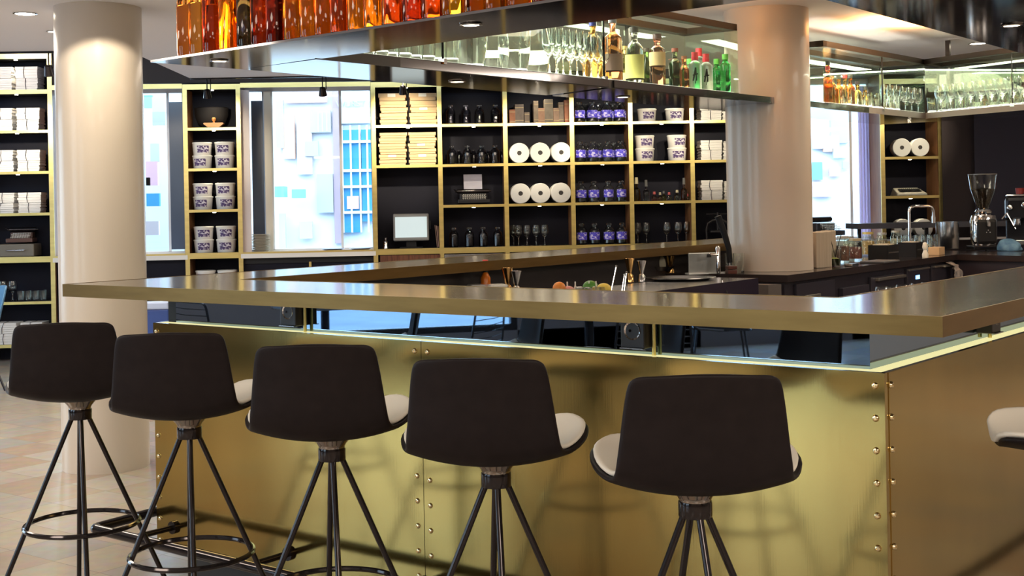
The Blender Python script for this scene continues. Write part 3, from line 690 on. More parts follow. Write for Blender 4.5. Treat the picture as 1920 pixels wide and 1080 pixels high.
def glass_fn(name, prof, cat='glass', seg=20, m=CLEAR):
    def fn():
        t = thing(name, 'x', cat); MB().lathe(prof, seg=seg).build('glass_bowl', m, t, True); return t
    return fn
def onemesh(name, prof, m, cat, seg=20):           # a thing that is a single mesh
    class Q:
        o = None
        def put(s, loc, rz=0, label=None, group=None, scale=None):
            if s.o is None: s.o = MB().lathe(prof, seg=seg).build(name, m, None, True); r = s.o
            else: r = s.o.copy(); COL.objects.link(r)
            r.location = loc; r.rotation_euler = (0, 0, rz); r['label'] = label; r['category'] = cat; r.scale = scale or (1, 1, 1)
            if group: r['group'] = group
            return r
    return Q()
def shellp(outp, th=.0016):                        # closed thin profile from an outside profile starting on the axis
    inn = [(max(r-th, 0), z) for r, z in outp][::-1]; return outp, inn
tumbler = [(0, 0), (.034, 0), (.036, .004), (.040, .095), (.0385, .095), (.034, .010), (0, .009)]
wine = [(0, .001), (.036, 0), (.037, .002), (.010, .007), (.0045, .014), (.004, .070), (.007, .080), (.026, .095), (.037, .115), (.040, .135), (.037, .165), (.032, .190), (.0306, .190), (.0355, .165), (.0384, .135), (.0354, .116), (.025, .097), (.004, .085), (0, .085)]
flute = [(0, .001), (.034, 0), (.035, .002), (.008, .008), (.004, .016), (.004, .075), (.010, .085), (.022, .105), (.030, .14), (.034, .215), (.0325, .215), (.0285, .14), (.0205, .106), (.004, .09), (0, .09)]
jug = [(0, 0), (.070, 0), (.078, .01), (.095, .09), (.098, .15), (.088, .21), (.072, .26), (.070, .27), (.068, .27), (.070, .26), (.086, .21), (.096, .15), (.093, .09), (.075, .012), (0, .008)]
TUM = onemesh('tumbler', tumbler, CLEAR, 'glass'); WIN = onemesh('wine_glass', wine, CLEAR, 'glass'); FLU = onemesh('champagne_glass', flute, CLEAR, 'glass'); JUG = onemesh('glass_jug', jug, CLEAR, 'jug', 32)
CZ = HS+HT+.0065
def cabpt(px, dep, z=CZ):
    d = ray(px, 130); k = d[0]/d[1]; p = (c1[0]+A0[0]+inB[0]*dep, c1[1]+A0[1]+inB[1]*dep); q = (cabC[0]-c1[0], cabC[1]-c1[1])
    s = (k*p[1]-p[0])/(q[0]-k*q[1]); return (p[0]+q[0]*s, p[1]+q[1]*s, z)
# ribbed tall glasses at the left end
n = 0
for i, px in enumerate(range(668, 866, 22)):
    TUM.put(cabpt(px, .05+.02*(i % 2)), 0, 'tall tumbler in the long hanging cabinet, %s from its left end' % ORD[i], 'tall tumblers in the long cabinet', (1, 1, 2.2))
for i, (px, dp) in enumerate(((882, .09), (925, .24), (965, .09), (1003, .24))):
    JUG.put(cabpt(px, dp), i, '%s big glass jug left of the champagne glasses in the long hanging cabinet' % ORD[i], 'big glass jugs', (.76, .76, 1))
for i in range(9):
    FLU.put(cabpt(1030+i*13, .045+.0*(i % 2)), 0, '%s champagne glass of the front row in the long hanging cabinet' % ORD[i], 'champagne glasses in the long cabinet')
    if i % 2: FLU.put(cabpt(1034+i*12, .15), 0, '%s champagne glass of the rear row in the long hanging cabinet' % ORD[i//2], 'champagne glasses in the long cabinet')
# spirits in the long cabinet
def spirit(name, r, hb, hs, rn, h, glass, capc, caph, labc, l0, l1, full=False):
    capm = mat('cap_'+name, capc, .35)
    labm = mat('label_'+name, labc, .6) if labc else None
    return bottle_fn(name, bprof(r, hb, hs, rn, h), glass, [(0, h+.001), (rn*1.45, h+.001), (rn*1.45, h+caph), (0, h+caph)], capm,
                     [(r+.0006, l0), (r+.0012, l0), (r+.0012, l1), (r+.0006, l1)] if labc else None, labm)
G = glassmat
SPL = [
 (1113, .15, ('whisky_bottle', .045, .19, .235, .013, .275, G('whisky_glass', (.95, .45, .08), 0, 1.36), (.06, .08, .40), .028, None, 0, 0), 'amber whisky bottle with blue cap just left of the pane joint'),
 (1150, .06, ('pink_label_bottle', .047, .20, .24, .014, .285, G('rose_amber_glass', (.95, .35, .15), 0, 1.36), (.62, .62, .80), .026, (.62, .40, .34), .05, .13), 'amber bottle with lilac cap and pinkish label beside the pane joint'),
 (1190, .10, ('brown_label_bottle', .047, .17, .22, .016, .265, G('smoky_glass', (.45, .45, .42), 0, 1.36), (.10, .09, .09), .028, (.72, .70, .24), .03, .15), 'grey-shouldered bottle with yellow-green label and black cap'),
 (1233, .10, ('long_label_bottle', .041, .19, .215, .016, .25, G('mauve_glass', (.55, .22, .16), 0, 1.36), (.14, .08, .08), .026, (.66, .50, .30), .11, .18), 'mauve brown bottle with tan scribbled label and dark cap'),
 (1170, .20, ('short_yellow_bottle', .030, .12, .16, .012, .19, G('lemon_glass', (.9, .75, .25), 0, 1.36), (.75, .60, .25), .02, (.80, .72, .35), .03, .07), 'short yellowish bottle behind the pinkish label bottle'),
 (1212, .22, ('dark_green_bottle', .026, .12, .16, .012, .20, G('olive_glass', (.12, .20, .06), 0, 1.4), (.06, .05, .04), .02, None, 0, 0), 'slim dark green bottle between the yellow label and mauve bottles'),
 (1266, .12, ('dark_herb_bottle', .034, .13, .165, .012, .20, G('dark_herb_glass', (.08, .10, .05), 0, 1.4), (.28, .09, .07), .02, (.30, .10, .07), .16, .162), 'dark green bottle with rusty cap left of the small orange bottle'),
 (1283, .05, ('small_orange_bottle', .026, .09, .125, .010, .155, G('brick_glass', (.70, .20, .08), 0, 1.36), (.35, .16, .10), .016, None, 0, 0), 'small brick orange bottle beside the dark herb bottle'),
]
for px, dp, args, lab in SPL: Proto(spirit(*args)).put(cabpt(px, dp), 0, lab)
gr = G('pale_gin_glass', (.66, .67, .62), .35, 1.30); gn = G('bright_green_glass', (.10, .80, .25), 0, 1.36)
for px, dp, h, lab in ((1303, .055, 0, 'frosted gin bottle with dark monogram and red cap, next to the green bottles'), (1324, .055, 0, 'frosted gin bottle with dark monogram and red cap, second from the green bottles'), (1311, .17, .05, 'taller gin bottle with red neck and black stopper behind the monogram bottles')):
    q = Proto(spirit('gin_bottle', .036, .13+h, .155+h, .012, .175+h, gr, (.60, .04, .06) if not h else (.03, .03, .03), .025, None, 0, 0)).put(cabpt(px, dp), 0, lab)
    if not h: pass
    o = MB().lathe([(.0125, .155+h), (.019, .157+h), (.019, .175+h), (.0125, .177+h)], seg=20).build('red_collar', mat('red_collar', (.62, .03, .06), .35), q, True)
    if not h:                                      # the slanted monogram, facing the room
        ang = atan2(-q.location.y, -q.location.x); R = .0368
        m = MB()
        for x0, z0, x1, z1, w in ((-.010, .045, .004, .115, .009), (.004, .115, .008, .045, .007), (-.012, .075, .016, .082, .006), (.001, .03, .006, .06, .005)):
            n_ = 6; pts = []
            for k in range(n_+1):
                x = x0+(x1-x0)*k/n_; z = z0+(z1-z0)*k/n_; a_ = ang+x/R; pts.append((R*cos(a_), R*sin(a_), z))
            m.tube(pts, w/2, 6)
        m.build('monogram', BLACKM, q)
for px, dp, h, lab in ((1344, .12, .0, 'bright green bottle with domed cap, left of the two at the cabinet end'), (1360, .06, .02, 'bright green bottle with grey cap at the very end of the long cabinet'), (1294, .17, -.01, 'green capped bottle behind the monogrammed gin bottles')):
    Proto(spirit('green_bottle', .029, .13+h, .155+h, .012, .165+h, gn, (.12, .55, .10) if px != 1357 else (.45, .47, .45), .03, None, 0, 0)).put(cabpt(px, dp), 0, lab)
# mid cabinet beyond the pillar
SP2 = [(1526, .10, .030, .24, (.95, .40, .08), (.04, .04, .04)), (1536, .2, .03, .21, (.85, .25, .06), (.55, .05, .05)), (1547, .07, .030, .16, (1, .55, .10), (.1, .1, .1)), (1560, .16, .032, .20, (.95, .38, .06), (.05, .04, .05)), (1572, .09, .028, .17, (.9, .45, .08), (.5, .4, .2)),
       (1584, .18, .03, .20, (.7, .18, .05), (.05, .05, .05)), (1594, .10, .03, .19, (.85, .28, .06), (.03, .03, .03)), (1607, .14, .03, .16, (1, .5, .12), (.04, .04, .06)), (1622, .18, .03, .14, (.9, .42, .1), (.05, .05, .05))]
for i, (px, dp, r, h, c, kc) in enumerate(SP2):
    if px < 1548: dp = .05
    Proto(bottle_fn('spirit_bottle', bprof(r, h*.6, h*.78, .011, h), glassmat('spirit_glass_%d' % (i % 5), c, 0, 1.36), [(0, h+.001), (.015, h+.001), (.015, h+.025), (0, h+.025)], mat('cap_dark_%d' % (i % 4), kc, .4))).put(
        cabpt(max(px, 1552) if px < 1548 else px, dp), 0, 'amber spirit bottle, %s from the bar pillar in the cabinet beyond it' % ORD[i], 'spirits beyond the pillar')
for i in range(8):
    TUM.put(cabpt(1585+i*13, .04), 0, '%s short tumbler of the cabinet between the pillar and the far corner' % ORD[i], 'short tumblers beyond the pillar')
for i in range(6):
    WIN.put(cabpt(1660+i*12, .14), 0, '%s wine glass beside the tumblers, cabinet between the pillar and far corner' % ORD[i], 'wine glasses by the far corner')
def crpt(s, dep, z=CZ):
    d = (cabCR[0]-cabC[0], cabCR[1]-cabC[1]); L = hypot(*d); return (cabC[0]+A0[0]+d[0]/L*s+VX[0]*dep, cabC[1]+A0[1]+d[1]/L*s+VX[1]*dep, z)
for i in range(15):
    TUM.put(crpt(.05+i*.086, .05), 0, '%s tumbler of the front row, counted from the far cabinet corner' % ORD[i], 'front row tumblers of the cross cabinet', (1, 1, 1.1))
for i in range(14):
    WIN.put(crpt(.09+i*.088, .135), 0, '%s wine glass of the middle row, counted from the far cabinet corner' % ORD[i], 'middle row glasses of the cross cabinet')
    WIN.put(crpt(.05+i*.088, .225), 0, '%s wine glass of the rear row, counted from the far cabinet corner' % ORD[i], 'rear row glasses of the cross cabinet', (1.05, 1.05, 1.08))

# ============================================================ BACK WALL SHELVES
SB = vary('shelf_brass_edge', (.78, .62, .24), (.66, .52, .20), .30, .9, (1, 1, 6), 4, 3)
def bay(x0, x1, shelves, label, top, right=False, side=SIDEWOOD, extra=None, bottom=0.0, name='shelving_unit'):
    o0 = wp(x0, 0); t = thing(name, label, 'shelves', (o0[0], o0[1], 0), WRZ)
    q = wp(x1, 0); L = hypot(q[0]-o0[0], q[1]-o0[1]); UW = .042
    for x in ([0, L] if right else [0]):
        MB().box((x, .004, (top+bottom)/2), (UW, .010, top-bottom)).build('upright', SB, t)
        MB().box((x, .17, (top+bottom)/2), (UW*.7, .32, top-bottom-.004)).build('side_panel', side, t)
    MB().box((L/2, .33, (top+bottom)/2), (L-UW*.7, .012, top-bottom)).build('back_panel', DARKNAVY, t)
    x0_, x1_ = UW/2, L-(UW/2 if right or True else 0)
    for z, th in shelves:
        s = MB().box(((x0_+x1_)/2, .165, z-th/2), (x1_-x0_, .32, th-.004)).build('shelf', BLACKM, t)
        MB().box(((x0_+x1_)/2, .003, z-th/2), (x1_-x0_, .012, th)).build('brass_nosing', SB, s)
    t['len'] = L
    return t, L
S = [(Z['top']+.03, .05), (Z['r2'], .026), (Z['r3'], .026), (Z['r4'], .026), (Z['band'], .055), (.57, .026), (.17, .03)]
def puckrow(t, L, zs, e, xo=.5, r=.016):
    for z in zs:
        p = Vector((L*xo, .045, 0)); p.rotate(Matrix.Rotation(WRZ, 4, 'Z')); p += t.location
        o = MB().lathe([(0, -.004), (r, -.004), (r, 0), (0, 0)], (L*xo, .045, z), 14).build('shelf_light', LAMP, t, True)
        light('SPOT', (p[0], p[1]-.02, z-.02), e, (1, .84, .58), .012, (p[0]+.0, p[1]-.035, z-.4), 120, .8)
BAYL, L_L = bay(-75, 97, [(Z['tl']+.02, .045), (Z['top'], .04)]+S[1:], 'tall brass edged shelving at the far left filled with tied paper bundles', 2.89, True)
BAYT, L_T = bay(350, 450, S, 'narrow brass edged shelving of white tubs between the two left windows', 2.585, True)
BAYK, L_K = bay(703, 827, [S[0], S[1], S[2], S[4]], 'brass edged shelving section with kraft boxes above the order screen', 2.585)
BAYB, L_B = bay(827, 950, S[:5], 'brass edged shelving section with dark bottles and the black typewriter', 2.585)
BAYR, L_R = bay(950, 1075, S[:5], 'brass edged shelving section with old books above white paper rolls', 2.585)
BAYJ, L_J = bay(1075, 1185, S[:5], 'brass edged shelving section holding rows of blue-labelled jars', 2.585)
BAYM, L_M = bay(1185, 1300, S[:5], 'brass edged shelving section with white tubs above tiny bottles', 2.585)
BAYP, L_P = bay(1300, 1500, S[:5], 'brass edged shelving section with tied paper next to the bar pillar', 2.585, True)
BAYW, L_W = bay(1657, 1765, [(Z['top'], .05), (2.165, .026), (Z['r3'], .026), (1.405, .026), (Z['band'], .05)], 'narrow walnut shelving section with paper rolls right of the bar pillar', 2.6, True)
U_ = thing('window_bench', 'brass edged low shelf run beneath the bright shop window', 'shelves', wp(450, 0), WRZ)
wL = hypot(wp(703)[0]-wp(450)[0], wp(703)[1]-wp(450)[1])
MB().box((wL/2, .002, .962), (wL-.045, .012, .055)).build('brass_nosing', SB, U_)
MB().box((wL*.51, .01, .45), (.022, .012, .87)).build('upright', SB, U_)
MB().box((wL/2, .17, .90), (wL-.05, .25, .05)).build('shelf', BLACKM, U_)
U2 = thing('window_bench', 'brass edged low shelf run beneath the window left of the tub bay', 'shelves', wp(97, 0), WRZ)
wL2 = hypot(wp(350)[0]-wp(97)[0], wp(350)[1]-wp(97)[1])
MB().box((wL2/2, .002, .962), (wL2-.045, .012, .055)).build('brass_nosing', SB, U2)
MB().box((wL2/2, .002, 2.57), (wL2-.045, .012, .045)).build('brass_nosing', SB, U2)
MB().box((wL/2, .002, 2.57), (wL-.045, .012, .045)).build('brass_nosing', SB, U_)
for k, (t, L) in enumerate(((BAYT, L_T), (BAYK, L_K), (BAYB, L_B), (BAYR, L_R), (BAYJ, L_J), (BAYM, L_M), (BAYP, L_P))):
    puckrow(t, L, [Z['top']-.022], 5.0, .5); puckrow(t, L, [Z['r2']-.027, Z['r3']-.027] if t is not BAYK else [Z['r2']-.027], 1.3, .52)
    if t is not BAYK: puckrow(t, L, [Z['r4']-.027], .8, .5)
puckrow(BAYL, L_L, [Z['tl']-.03], 9, .62); puckrow(BAYL, L_L, [Z['top']-.042, Z['r2']-.027, Z['r3']-.027], 2.6, .62)
puckrow(BAYW, L_W, [2.14], 3, .55); puckrow(BAYW, L_W, [Z['r3']-.027, 1.378], 2.4, .5)
# drawers below the band
def drawer(px0, px1, z0, z1, m, par, nm='drawer_front', knob=True):
    a, c = wp(px0, -.004), wp(px1, -.004); d = Vector((a[0]-par.location.x, a[1]-par.location.y, 0)); d.rotate(Matrix.Rotation(-WRZ, 4, 'Z'))
    L = hypot(c[0]-a[0], c[1]-a[1]); o = MB().box((d.x+L/2, -.002, (z0+z1)/2), (L, .018, z1-z0)).build(nm, m, par, bevel=.002)
    if knob: MB().lathe([(0, .022), (.008, .021), (.011, .012), (.006, .004), (.005, 0)], (d.x+L*.55, -.011, z1-.085), 14, Matrix.Rotation(pi/2, 4, 'X')).build('knob', CHROME, o, True)
drawer(711, 824, .70, .928, DRAWERWOOD, BAYK); drawer(832, 948, .68, .925, STEEL, BAYB, knob=False); drawer(954, 1072, .68, .925, STEEL, BAYR, knob=False); drawer(1080, 1183, .70, .925, DRAWERWOOD, BAYJ); drawer(1190, 1298, .70, .925, DRAWERWOOD, BAYM)

# ---- things on the shelves
def at(px, z, back=.14): return wp(px, back, z)
def tub():
    t = thing('ice_cream_tub', 'x', 'tub')
    MB().lathe([(0, 0), (.080, 0), (.083, .004), (.0915, .112), (0, .112)], seg=28).build('tub_body', mat('tub_plastic', (.70, .68, .66), .4), t, True)
    MB().lathe([(0, .112), (.0955, .112), (.0955, .122), (.090, .126), (.084, .124), (0, .123)], seg=28).build('tub_lid', mat('tub_lid', (.74, .73, .70), .35), t, True)
    m = MB(); n = 8; vs = []
    for z in (.026, .094):
        for k in range(n+1):
            a = -pi/2+(-.66+1.32*k/n); r = .083+.0085*z/.112+.0012; vs.append((r*cos(a), r*sin(a), z))
    m.add(vs, [(k, k+1, k+n+2, k+n+1) for k in range(n)]).build('script_label', TUBLABEL, t)
    return t
TUB = Proto(tub); th_ = .1245
def tubs(px, z, n, col, row, sc=1.0, grp='white tubs with purple labels', r=.1):
    for k in range(n):
        p = at(px, z+k*th_*sc, .11); lv = 'lone' if n == 1 else ('lower' if k == 0 else 'upper')
        TUB.put(p, WRZ+random.uniform(-.25, .25)+r, '%s white tub, %s column, %s' % (lv, col, row), grp, (sc, sc, sc))
for z, row in ((Z['r3'], 'second shelf of the narrow tub bay'), (Z['r4'], 'third shelf of the narrow tub bay'), (Z['band'], 'window-sill level of the narrow tub bay')):
    tubs(381, z, 2, 'inner', row); tubs(423, z, 2, 'outer', row)
tubs(383, .57, 2, 'inner', 'lowest shelf of the narrow tub bay'); tubs(424, .57, 2, 'outer', 'lowest shelf of the narrow tub bay')
tubs(1216, Z['r2'], 1, 'first', 'top shelf of the bay of tubs and tiny bottles'); tubs(1268, Z['r2'], 1, 'second', 'top shelf of the bay of tubs and tiny bottles')
tubs(1211, Z['r3'], 2, 'first', 'bay above the tiny bottles'); tubs(1271, Z['r3'], 2, 'second', 'bay above the tiny bottles')

KR = vary('kraft_card', (.66, .47, .27), (.60, .42, .24), .8, 0, (1, 1, 1), 6, 3); KW = mat('pale_card_sticker', (.9, .85, .74), .7)
def kraft(st):
    def fn():
        t = thing('kraft_box', 'x', 'box')
        MB().box((0, 0, .022), (.246, .21, .044)).build('box_body', KR, t, bevel=.002); MB().box((0, -.001, .035), (.262, .226, .028)).build('box_lid', KR, t, bevel=.002)
        if st: MB().box((-.005, -.1150, .036), (.075, .0015, .022)).build('sticker', KW, t)
        return t
    return fn
KBS = Proto(kraft(True)); KBN = Proto(kraft(False))
def kstack(px, z, n, nm, big=0, stick=()):
    zz = z
    for k in range(n):
        s = (1, 1, 1.42) if (big and k == n-1) else (1, 1, 1.0)
        if big and k in (1, 3): s = (1, 1, 1.22)
        (KBS if k in stick else KBN).put(at(px+random.uniform(-1.8, 1.8), zz, .13), WRZ+random.uniform(-.05, .05), 'flat kraft box, %s from the bottom of the %s' % (ORD[k], nm), 'kraft boxes', s); zz += .0525*s[2]
kstack(741, Z['r2'], 5, 'upper inner stack beside the window', big=1, stick=(4,)); kstack(797, Z['r2'], 5, 'upper outer stack beside the dark bottles', big=1, stick=(2, 4))
kstack(738, Z['r3'], 6, 'lower inner stack beside the window', stick=(1,)); kstack(795, Z['r3'], 6, 'lower outer stack beside the dark bottles', stick=(1, 3))

SG = glassmat('smoky_bottle_glass', (.55, .55, .60), 0, 1.45)
def jar(name, g, body, lab=None, h=.165, r=.042):
    def fn():
        t = thing(name, 'x', 'bottle' if not lab else 'jar')
        MB().lathe([(0, .004), (r*.8, 0), (r, .006), (r, h*.60), (r*.93, h*.70), (r*.55, h*.80), (r*.42, h*.83), (r*.42, h*.90), (r*.40, h*.90), (r*.38, h*.82), (r*.5, h*.79), (r*.86, h*.69), (r*.93, h*.60), (r*.93, .012), (0, .011)], seg=22).build('glass_body', g, t, True)
        MB().lathe([(0, h*.905), (r*.46, h*.905), (r*.50, h*.93), (r*.46, h*.98), (r*.2, h*1.0), (0, h*1.0)], seg=18).build('stopper', CLEAR, t, True)
        if body: MB().lathe([(0, .014), (r*.9, .014), (r*.9, h*.52), (0, h*.52)], seg=20).build('filling', body, t, True)
        if lab:
            vs = []; n = 14
            for z in (h*.22, h*.58):
                for k in range(n+1):
                    a = -pi/2-1.5+3.0*k/n; vs.append(((r+.0012)*cos(a), (r+.0012)*sin(a), z))
            MB().add(vs, [(k, k+1, k+n+2, k+n+1) for k in range(n)]).build('blue_label', lab, t, True)
        return t
    return fn
DB = Proto(jar('stoppered_bottle', SG, mat('dark_filling', (.03, .025, .035), .35), None, .19, .046))
BLUEL = script_label('blue_script_label', (.07, .055, .60), (.55, .52, .85), 26)
BJ = Proto(jar('blue_label_jar', CLEAR, mat('pale_filling', (.62, .58, .50), .5), BLUEL, .205, .051))
rows = ((Z['r2'], 'top'), (Z['r3'], 'second'), (Z['r4'], 'third'), (Z['band'], 'bottom'))
for z, rn in rows:
    if rn != 'third':
        for i, px in enumerate({'top': (848, 877, 902, 932), 'second': (849, 878, 905, 930), 'bottom': (850, 879, 905, 932)}[rn]):
            DB.put(at(px, z, .10), i, '%s dark stoppered bottle on the %s shelf beside the kraft boxes' % (ORD[i], rn), 'dark stoppered bottles', (1, 1, 1.0 if rn != 'second' else .96))
        if rn == 'second':
            for i, px in enumerate((862, 890, 918, 943)): DB.put(at(px, z, .24), i, '%s rear dark bottle on the %s shelf beside the kraft boxes' % (ORD[i], rn), 'rear dark stoppered bottles', (.9, .9, .78))
    for i, px in enumerate((1090, 1114, 1141, 1165)):
        BJ.put(at(px, z, .09), WRZ+random.uniform(-.5, .5), '%s front jar with blue label on the %s shelf of the jar bay' % (ORD[i], rn), 'blue-labelled jars', (1, 1, 1))
        if rn in ('top', 'second'): BJ.put(at(px+11, z, .23), WRZ, '%s rear jar with blue label on the %s shelf of the jar bay' % (ORD[i], rn), 'rear blue-labelled jars', (.95, .95, .97))

def proll():
    t = thing('paper_roll', 'x', 'paper roll'); q = Matrix.Rotation(pi/2, 4, 'X')
    MB().lathe([(.022, -.11), (.0935, -.11), (.097, -.106), (.097, .106), (.0935, .11), (.022, .11), (.022, -.11)], (0, 0, .097), 40, q).build('paper', ROLL_M, t, True)
    MB().lathe([(.0, .104), (.0215, .104), (.0215, .112), (.017, .112), (.017, .106), (0, .106)], (0, 0, .097), 20, q).build('core', mat('dark_core', (.05, .045, .045), .6), t, True)
    return t
PR = Proto(proll)
for z, rn, xs in ((Z['r3'], 'second', (974, 1013, 1052)), (Z['r4'], 'third', (975, 1012, 1050))):
    for i, px in enumerate(xs): PR.put(at(px, z, .115), WRZ, '%s white paper roll on the %s shelf below the old books' % (ORD[i], rn), 'white paper rolls')
for z, rn, xs, bk in ((Z['r3'], 'above the white typewriter', (1690, 1724), .12), (Z['band']+.005, 'below the white typewriter', (1690, 1728), .12)):
    for i, px in enumerate(xs): PR.put(at(px, z, bk), WRZ-.2, '%s white paper roll %s right of the pillar' % (ORD[i], rn), 'white paper rolls right of the pillar', (.9, .9, .93))
# old books
def book(w, h, d, c):
    def fn():
        t = thing('old_book', 'x', 'book'); m = vary('book_cloth_%s' % str(c), c, tuple(v*.75 for v in c), .8, 0, (1, 1, 1), 20, 3)
        MB().box((0, 0, h/2), (w, d, h)).build('cover', m, t, bevel=.003); MB().box((0, .003, h/2+.0015), (w-.008, d, h-.008)).build('pages', PAPER, t)
        for z in (.15, .82): MB().box((0, -d/2-.0008, h*z), (w*.96, .001, .006)).build('spine_band', mat('spine_gold', (.35, .26, .14), .5), t)
        return t
    return fn
for i, (px, w, h, c, lab) in enumerate([(963, .060, .135, (.30, .13, .08), 'short russet book at the start of the book shelf'), (976, .085, .185, (.16, .13, .12), 'wide grey-brown book after the short russet one'), (990, .050, .105, (.18, .14, .12), 'shortest grey book on the book shelf'),
        (1007, .048, .215, (.24, .19, .15), 'tall slim taupe book in the middle of the book shelf'), (1017, .065, .145, (.34, .20, .14), 'pinkish brown book beside the tall slim taupe one'), (1031, .085, .23, (.20, .17, .14), 'widest tall grey-brown book on the book shelf'),
        (1045, .06, .145, (.30, .20, .15), 'light brown book between the two tall ones near the jars'), (1054, .05, .20, (.22, .17, .14), 'tall brown book next to the last one on the book shelf'), (1065, .05, .22, (.32, .13, .08), 'reddish book at the jar end of the book shelf')]):
    Proto(book(w, h, .15, c)).put(at(px, Z['r2'], .12), WRZ, lab)
# stemware on the lowest shelf
for i, (px, b_) in enumerate(((962, .2), (971, .08), (987, .09), (1004, .09), (1020, .09))): WIN.put(at(px, Z['band'], b_), 0, '%s stem glass on the bottom shelf below the paper rolls' % ORD[i], 'stem glasses below the paper rolls', (1, 1, 1.05))
for i, (px, b_) in enumerate(((1195, .09), (1211, .09), (1249, .09), (1270, .08), (1286, .12))): WIN.put(at(px, Z['band'], b_), 0, '%s stem glass on the bottom shelf below the tiny bottles' % ORD[i], 'stem glasses below the tiny bottles', (1, 1, 1.05))
# tiny bottles
for i, (px, r, h, c, lab) in enumerate([(1194, .032, .13, (.85, .6, .1), 'yellow oil bottle with pourer'), (1212, .028, .11, (.4, .4, .4), 'grey glass bottle with pourer'), (1227, .024, .05, (.55, .15, .1), 'small red pot'), (1238, .022, .045, (.6, .3, .1), 'small brown pot'),
        (1245, .022, .055, (.65, .6, .1), 'small yellow-green pot'), (1255, .022, .045, (.4, .35, .3), 'small grey pot'), (1270, .026, .06, (.5, .45, .35), 'squat beige pot'), (1283, .027, .12, (.45, .25, .15), 'brown bottle with slim neck'), (1290, .015, .03, (.6, .5, .3), 'tiny golden pot')]):
    Proto(bottle_fn('miniature_bottle', bprof(r, h*.6, h*.8, r*.3, h), glassmat('mini_glass_%d' % i, c, 0, 1.36), [(0, h+.001), (r*.5, h+.001), (r*.4, h+.02+(.03 if h > .1 else 0)), (0, h+.02+(.03 if h > .1 else 0))], mat('mini_cap_%d' % (i % 3), ((.5, .45, .3), (.1, .1, .1), (.5, .1, .1))[i % 3], .4))).put(at(px, Z['r4'], .09), 0, '%s on the shelf of tiny bottles' % lab, None, (1.15, 1.15, 1.3))
# bundles of tied paper
STR = mat('dark_string', (.03, .025, .04), .7)
def bundle(nl, h, w=.20, ns=1, seed=0):
    def fn():
        rnd = random.Random(seed); t = thing('paper_bundle', 'x', 'paper bundle'); m = MB(); z = 0
        for k in range(nl):
            hh = h/nl; m.box((rnd.uniform(-.004, .004), rnd.uniform(-.004, .004), z+hh/2), (w+rnd.uniform(-.008, .004), .20, hh-.002), rnd.uniform(-.015, .015)); z += hh
        m.build('paper_sheets', PAPER, t)
        s = MB(); x = rnd.uniform(-.03, .02)
        s.tube([(x, -.106, -.0), (x+rnd.uniform(-.01, .01), -.107, h*.5), (x+rnd.uniform(-.02, .02), -.106, h), (x+.01, 0, h+.001), (x, .106, h)], .0028, 5)
        s.build('string', STR, t); return t
    return fn
BU = [Proto(bundle(5, .13, .205, 1, 1)), Proto(bundle(7, .12, .20, 1, 4)), Proto(bundle(4, .14, .21, 1, 9))]
def bundles(px, z, n, where, k0=0, back=.12, hs=None, grp='tied paper bundles in the far left bay'):
    zz = z
    for k in range(n):
        i = (k0+k) % 3; h = (.13, .12, .14)[i]; s = hs/h if hs else 1
        BU[i].put(at(px, zz, back), WRZ+random.uniform(-.05, .05), '%s tied paper bundle, %s' % ('lower' if k == 0 else 'upper', where), grp, (1, 1, s)); zz += h*s+.002
for z, rn, hs in ((Z['top'], 'top shelf', .095), (Z['r2'], 'second shelf', .095), (Z['r3'], 'third shelf', .095), (Z['r4'], 'fourth shelf', .095)):
    hs = {'top shelf': .108, 'second shelf': .105, 'third shelf': .10, 'fourth shelf': .095}[rn]
    bundles(12, z, 2, 'inner pile, %s of the far left bay' % rn, 0, .12, hs); bundles(61, z, 2, 'outer pile, %s of the far left bay' % rn, 1, .12, hs)
bundles(12, .17, 2, 'inner pile, lowest shelf of the far left bay', 2, .12, .10); bundles(61, .17, 2, 'outer pile, lowest shelf of the far left bay', 0, .12, .10)
gp = 'tied paper bundles beside the bar pillar'
for z, rn in ((Z['r2'], 'top shelf'), (Z['r3'], 'second shelf'), (Z['r4'], 'third shelf')): bundles(1332, z, 2, '%s beside the bar pillar' % rn, 1, .12, .095, gp); bundles(1374, z, 2, '%s, half hidden by the bar pillar' % rn, 0, .16, .09, gp)
# tumblers on a low shelf at the far left
for i, px in enumerate((2, 20)): WIN.put(at(px, .57, .1), 0, '%s clear goblet on the low shelf at the far left' % ORD[i], 'goblets at the far left', (1.2, 1.2, 1))
for i, px in enumerate((36, 50, 64, 78)): TUM.put(at(px, .57, .1), 0, '%s frosted tumbler on the low shelf at the far left' % ORD[i], 'tumblers at the far left')
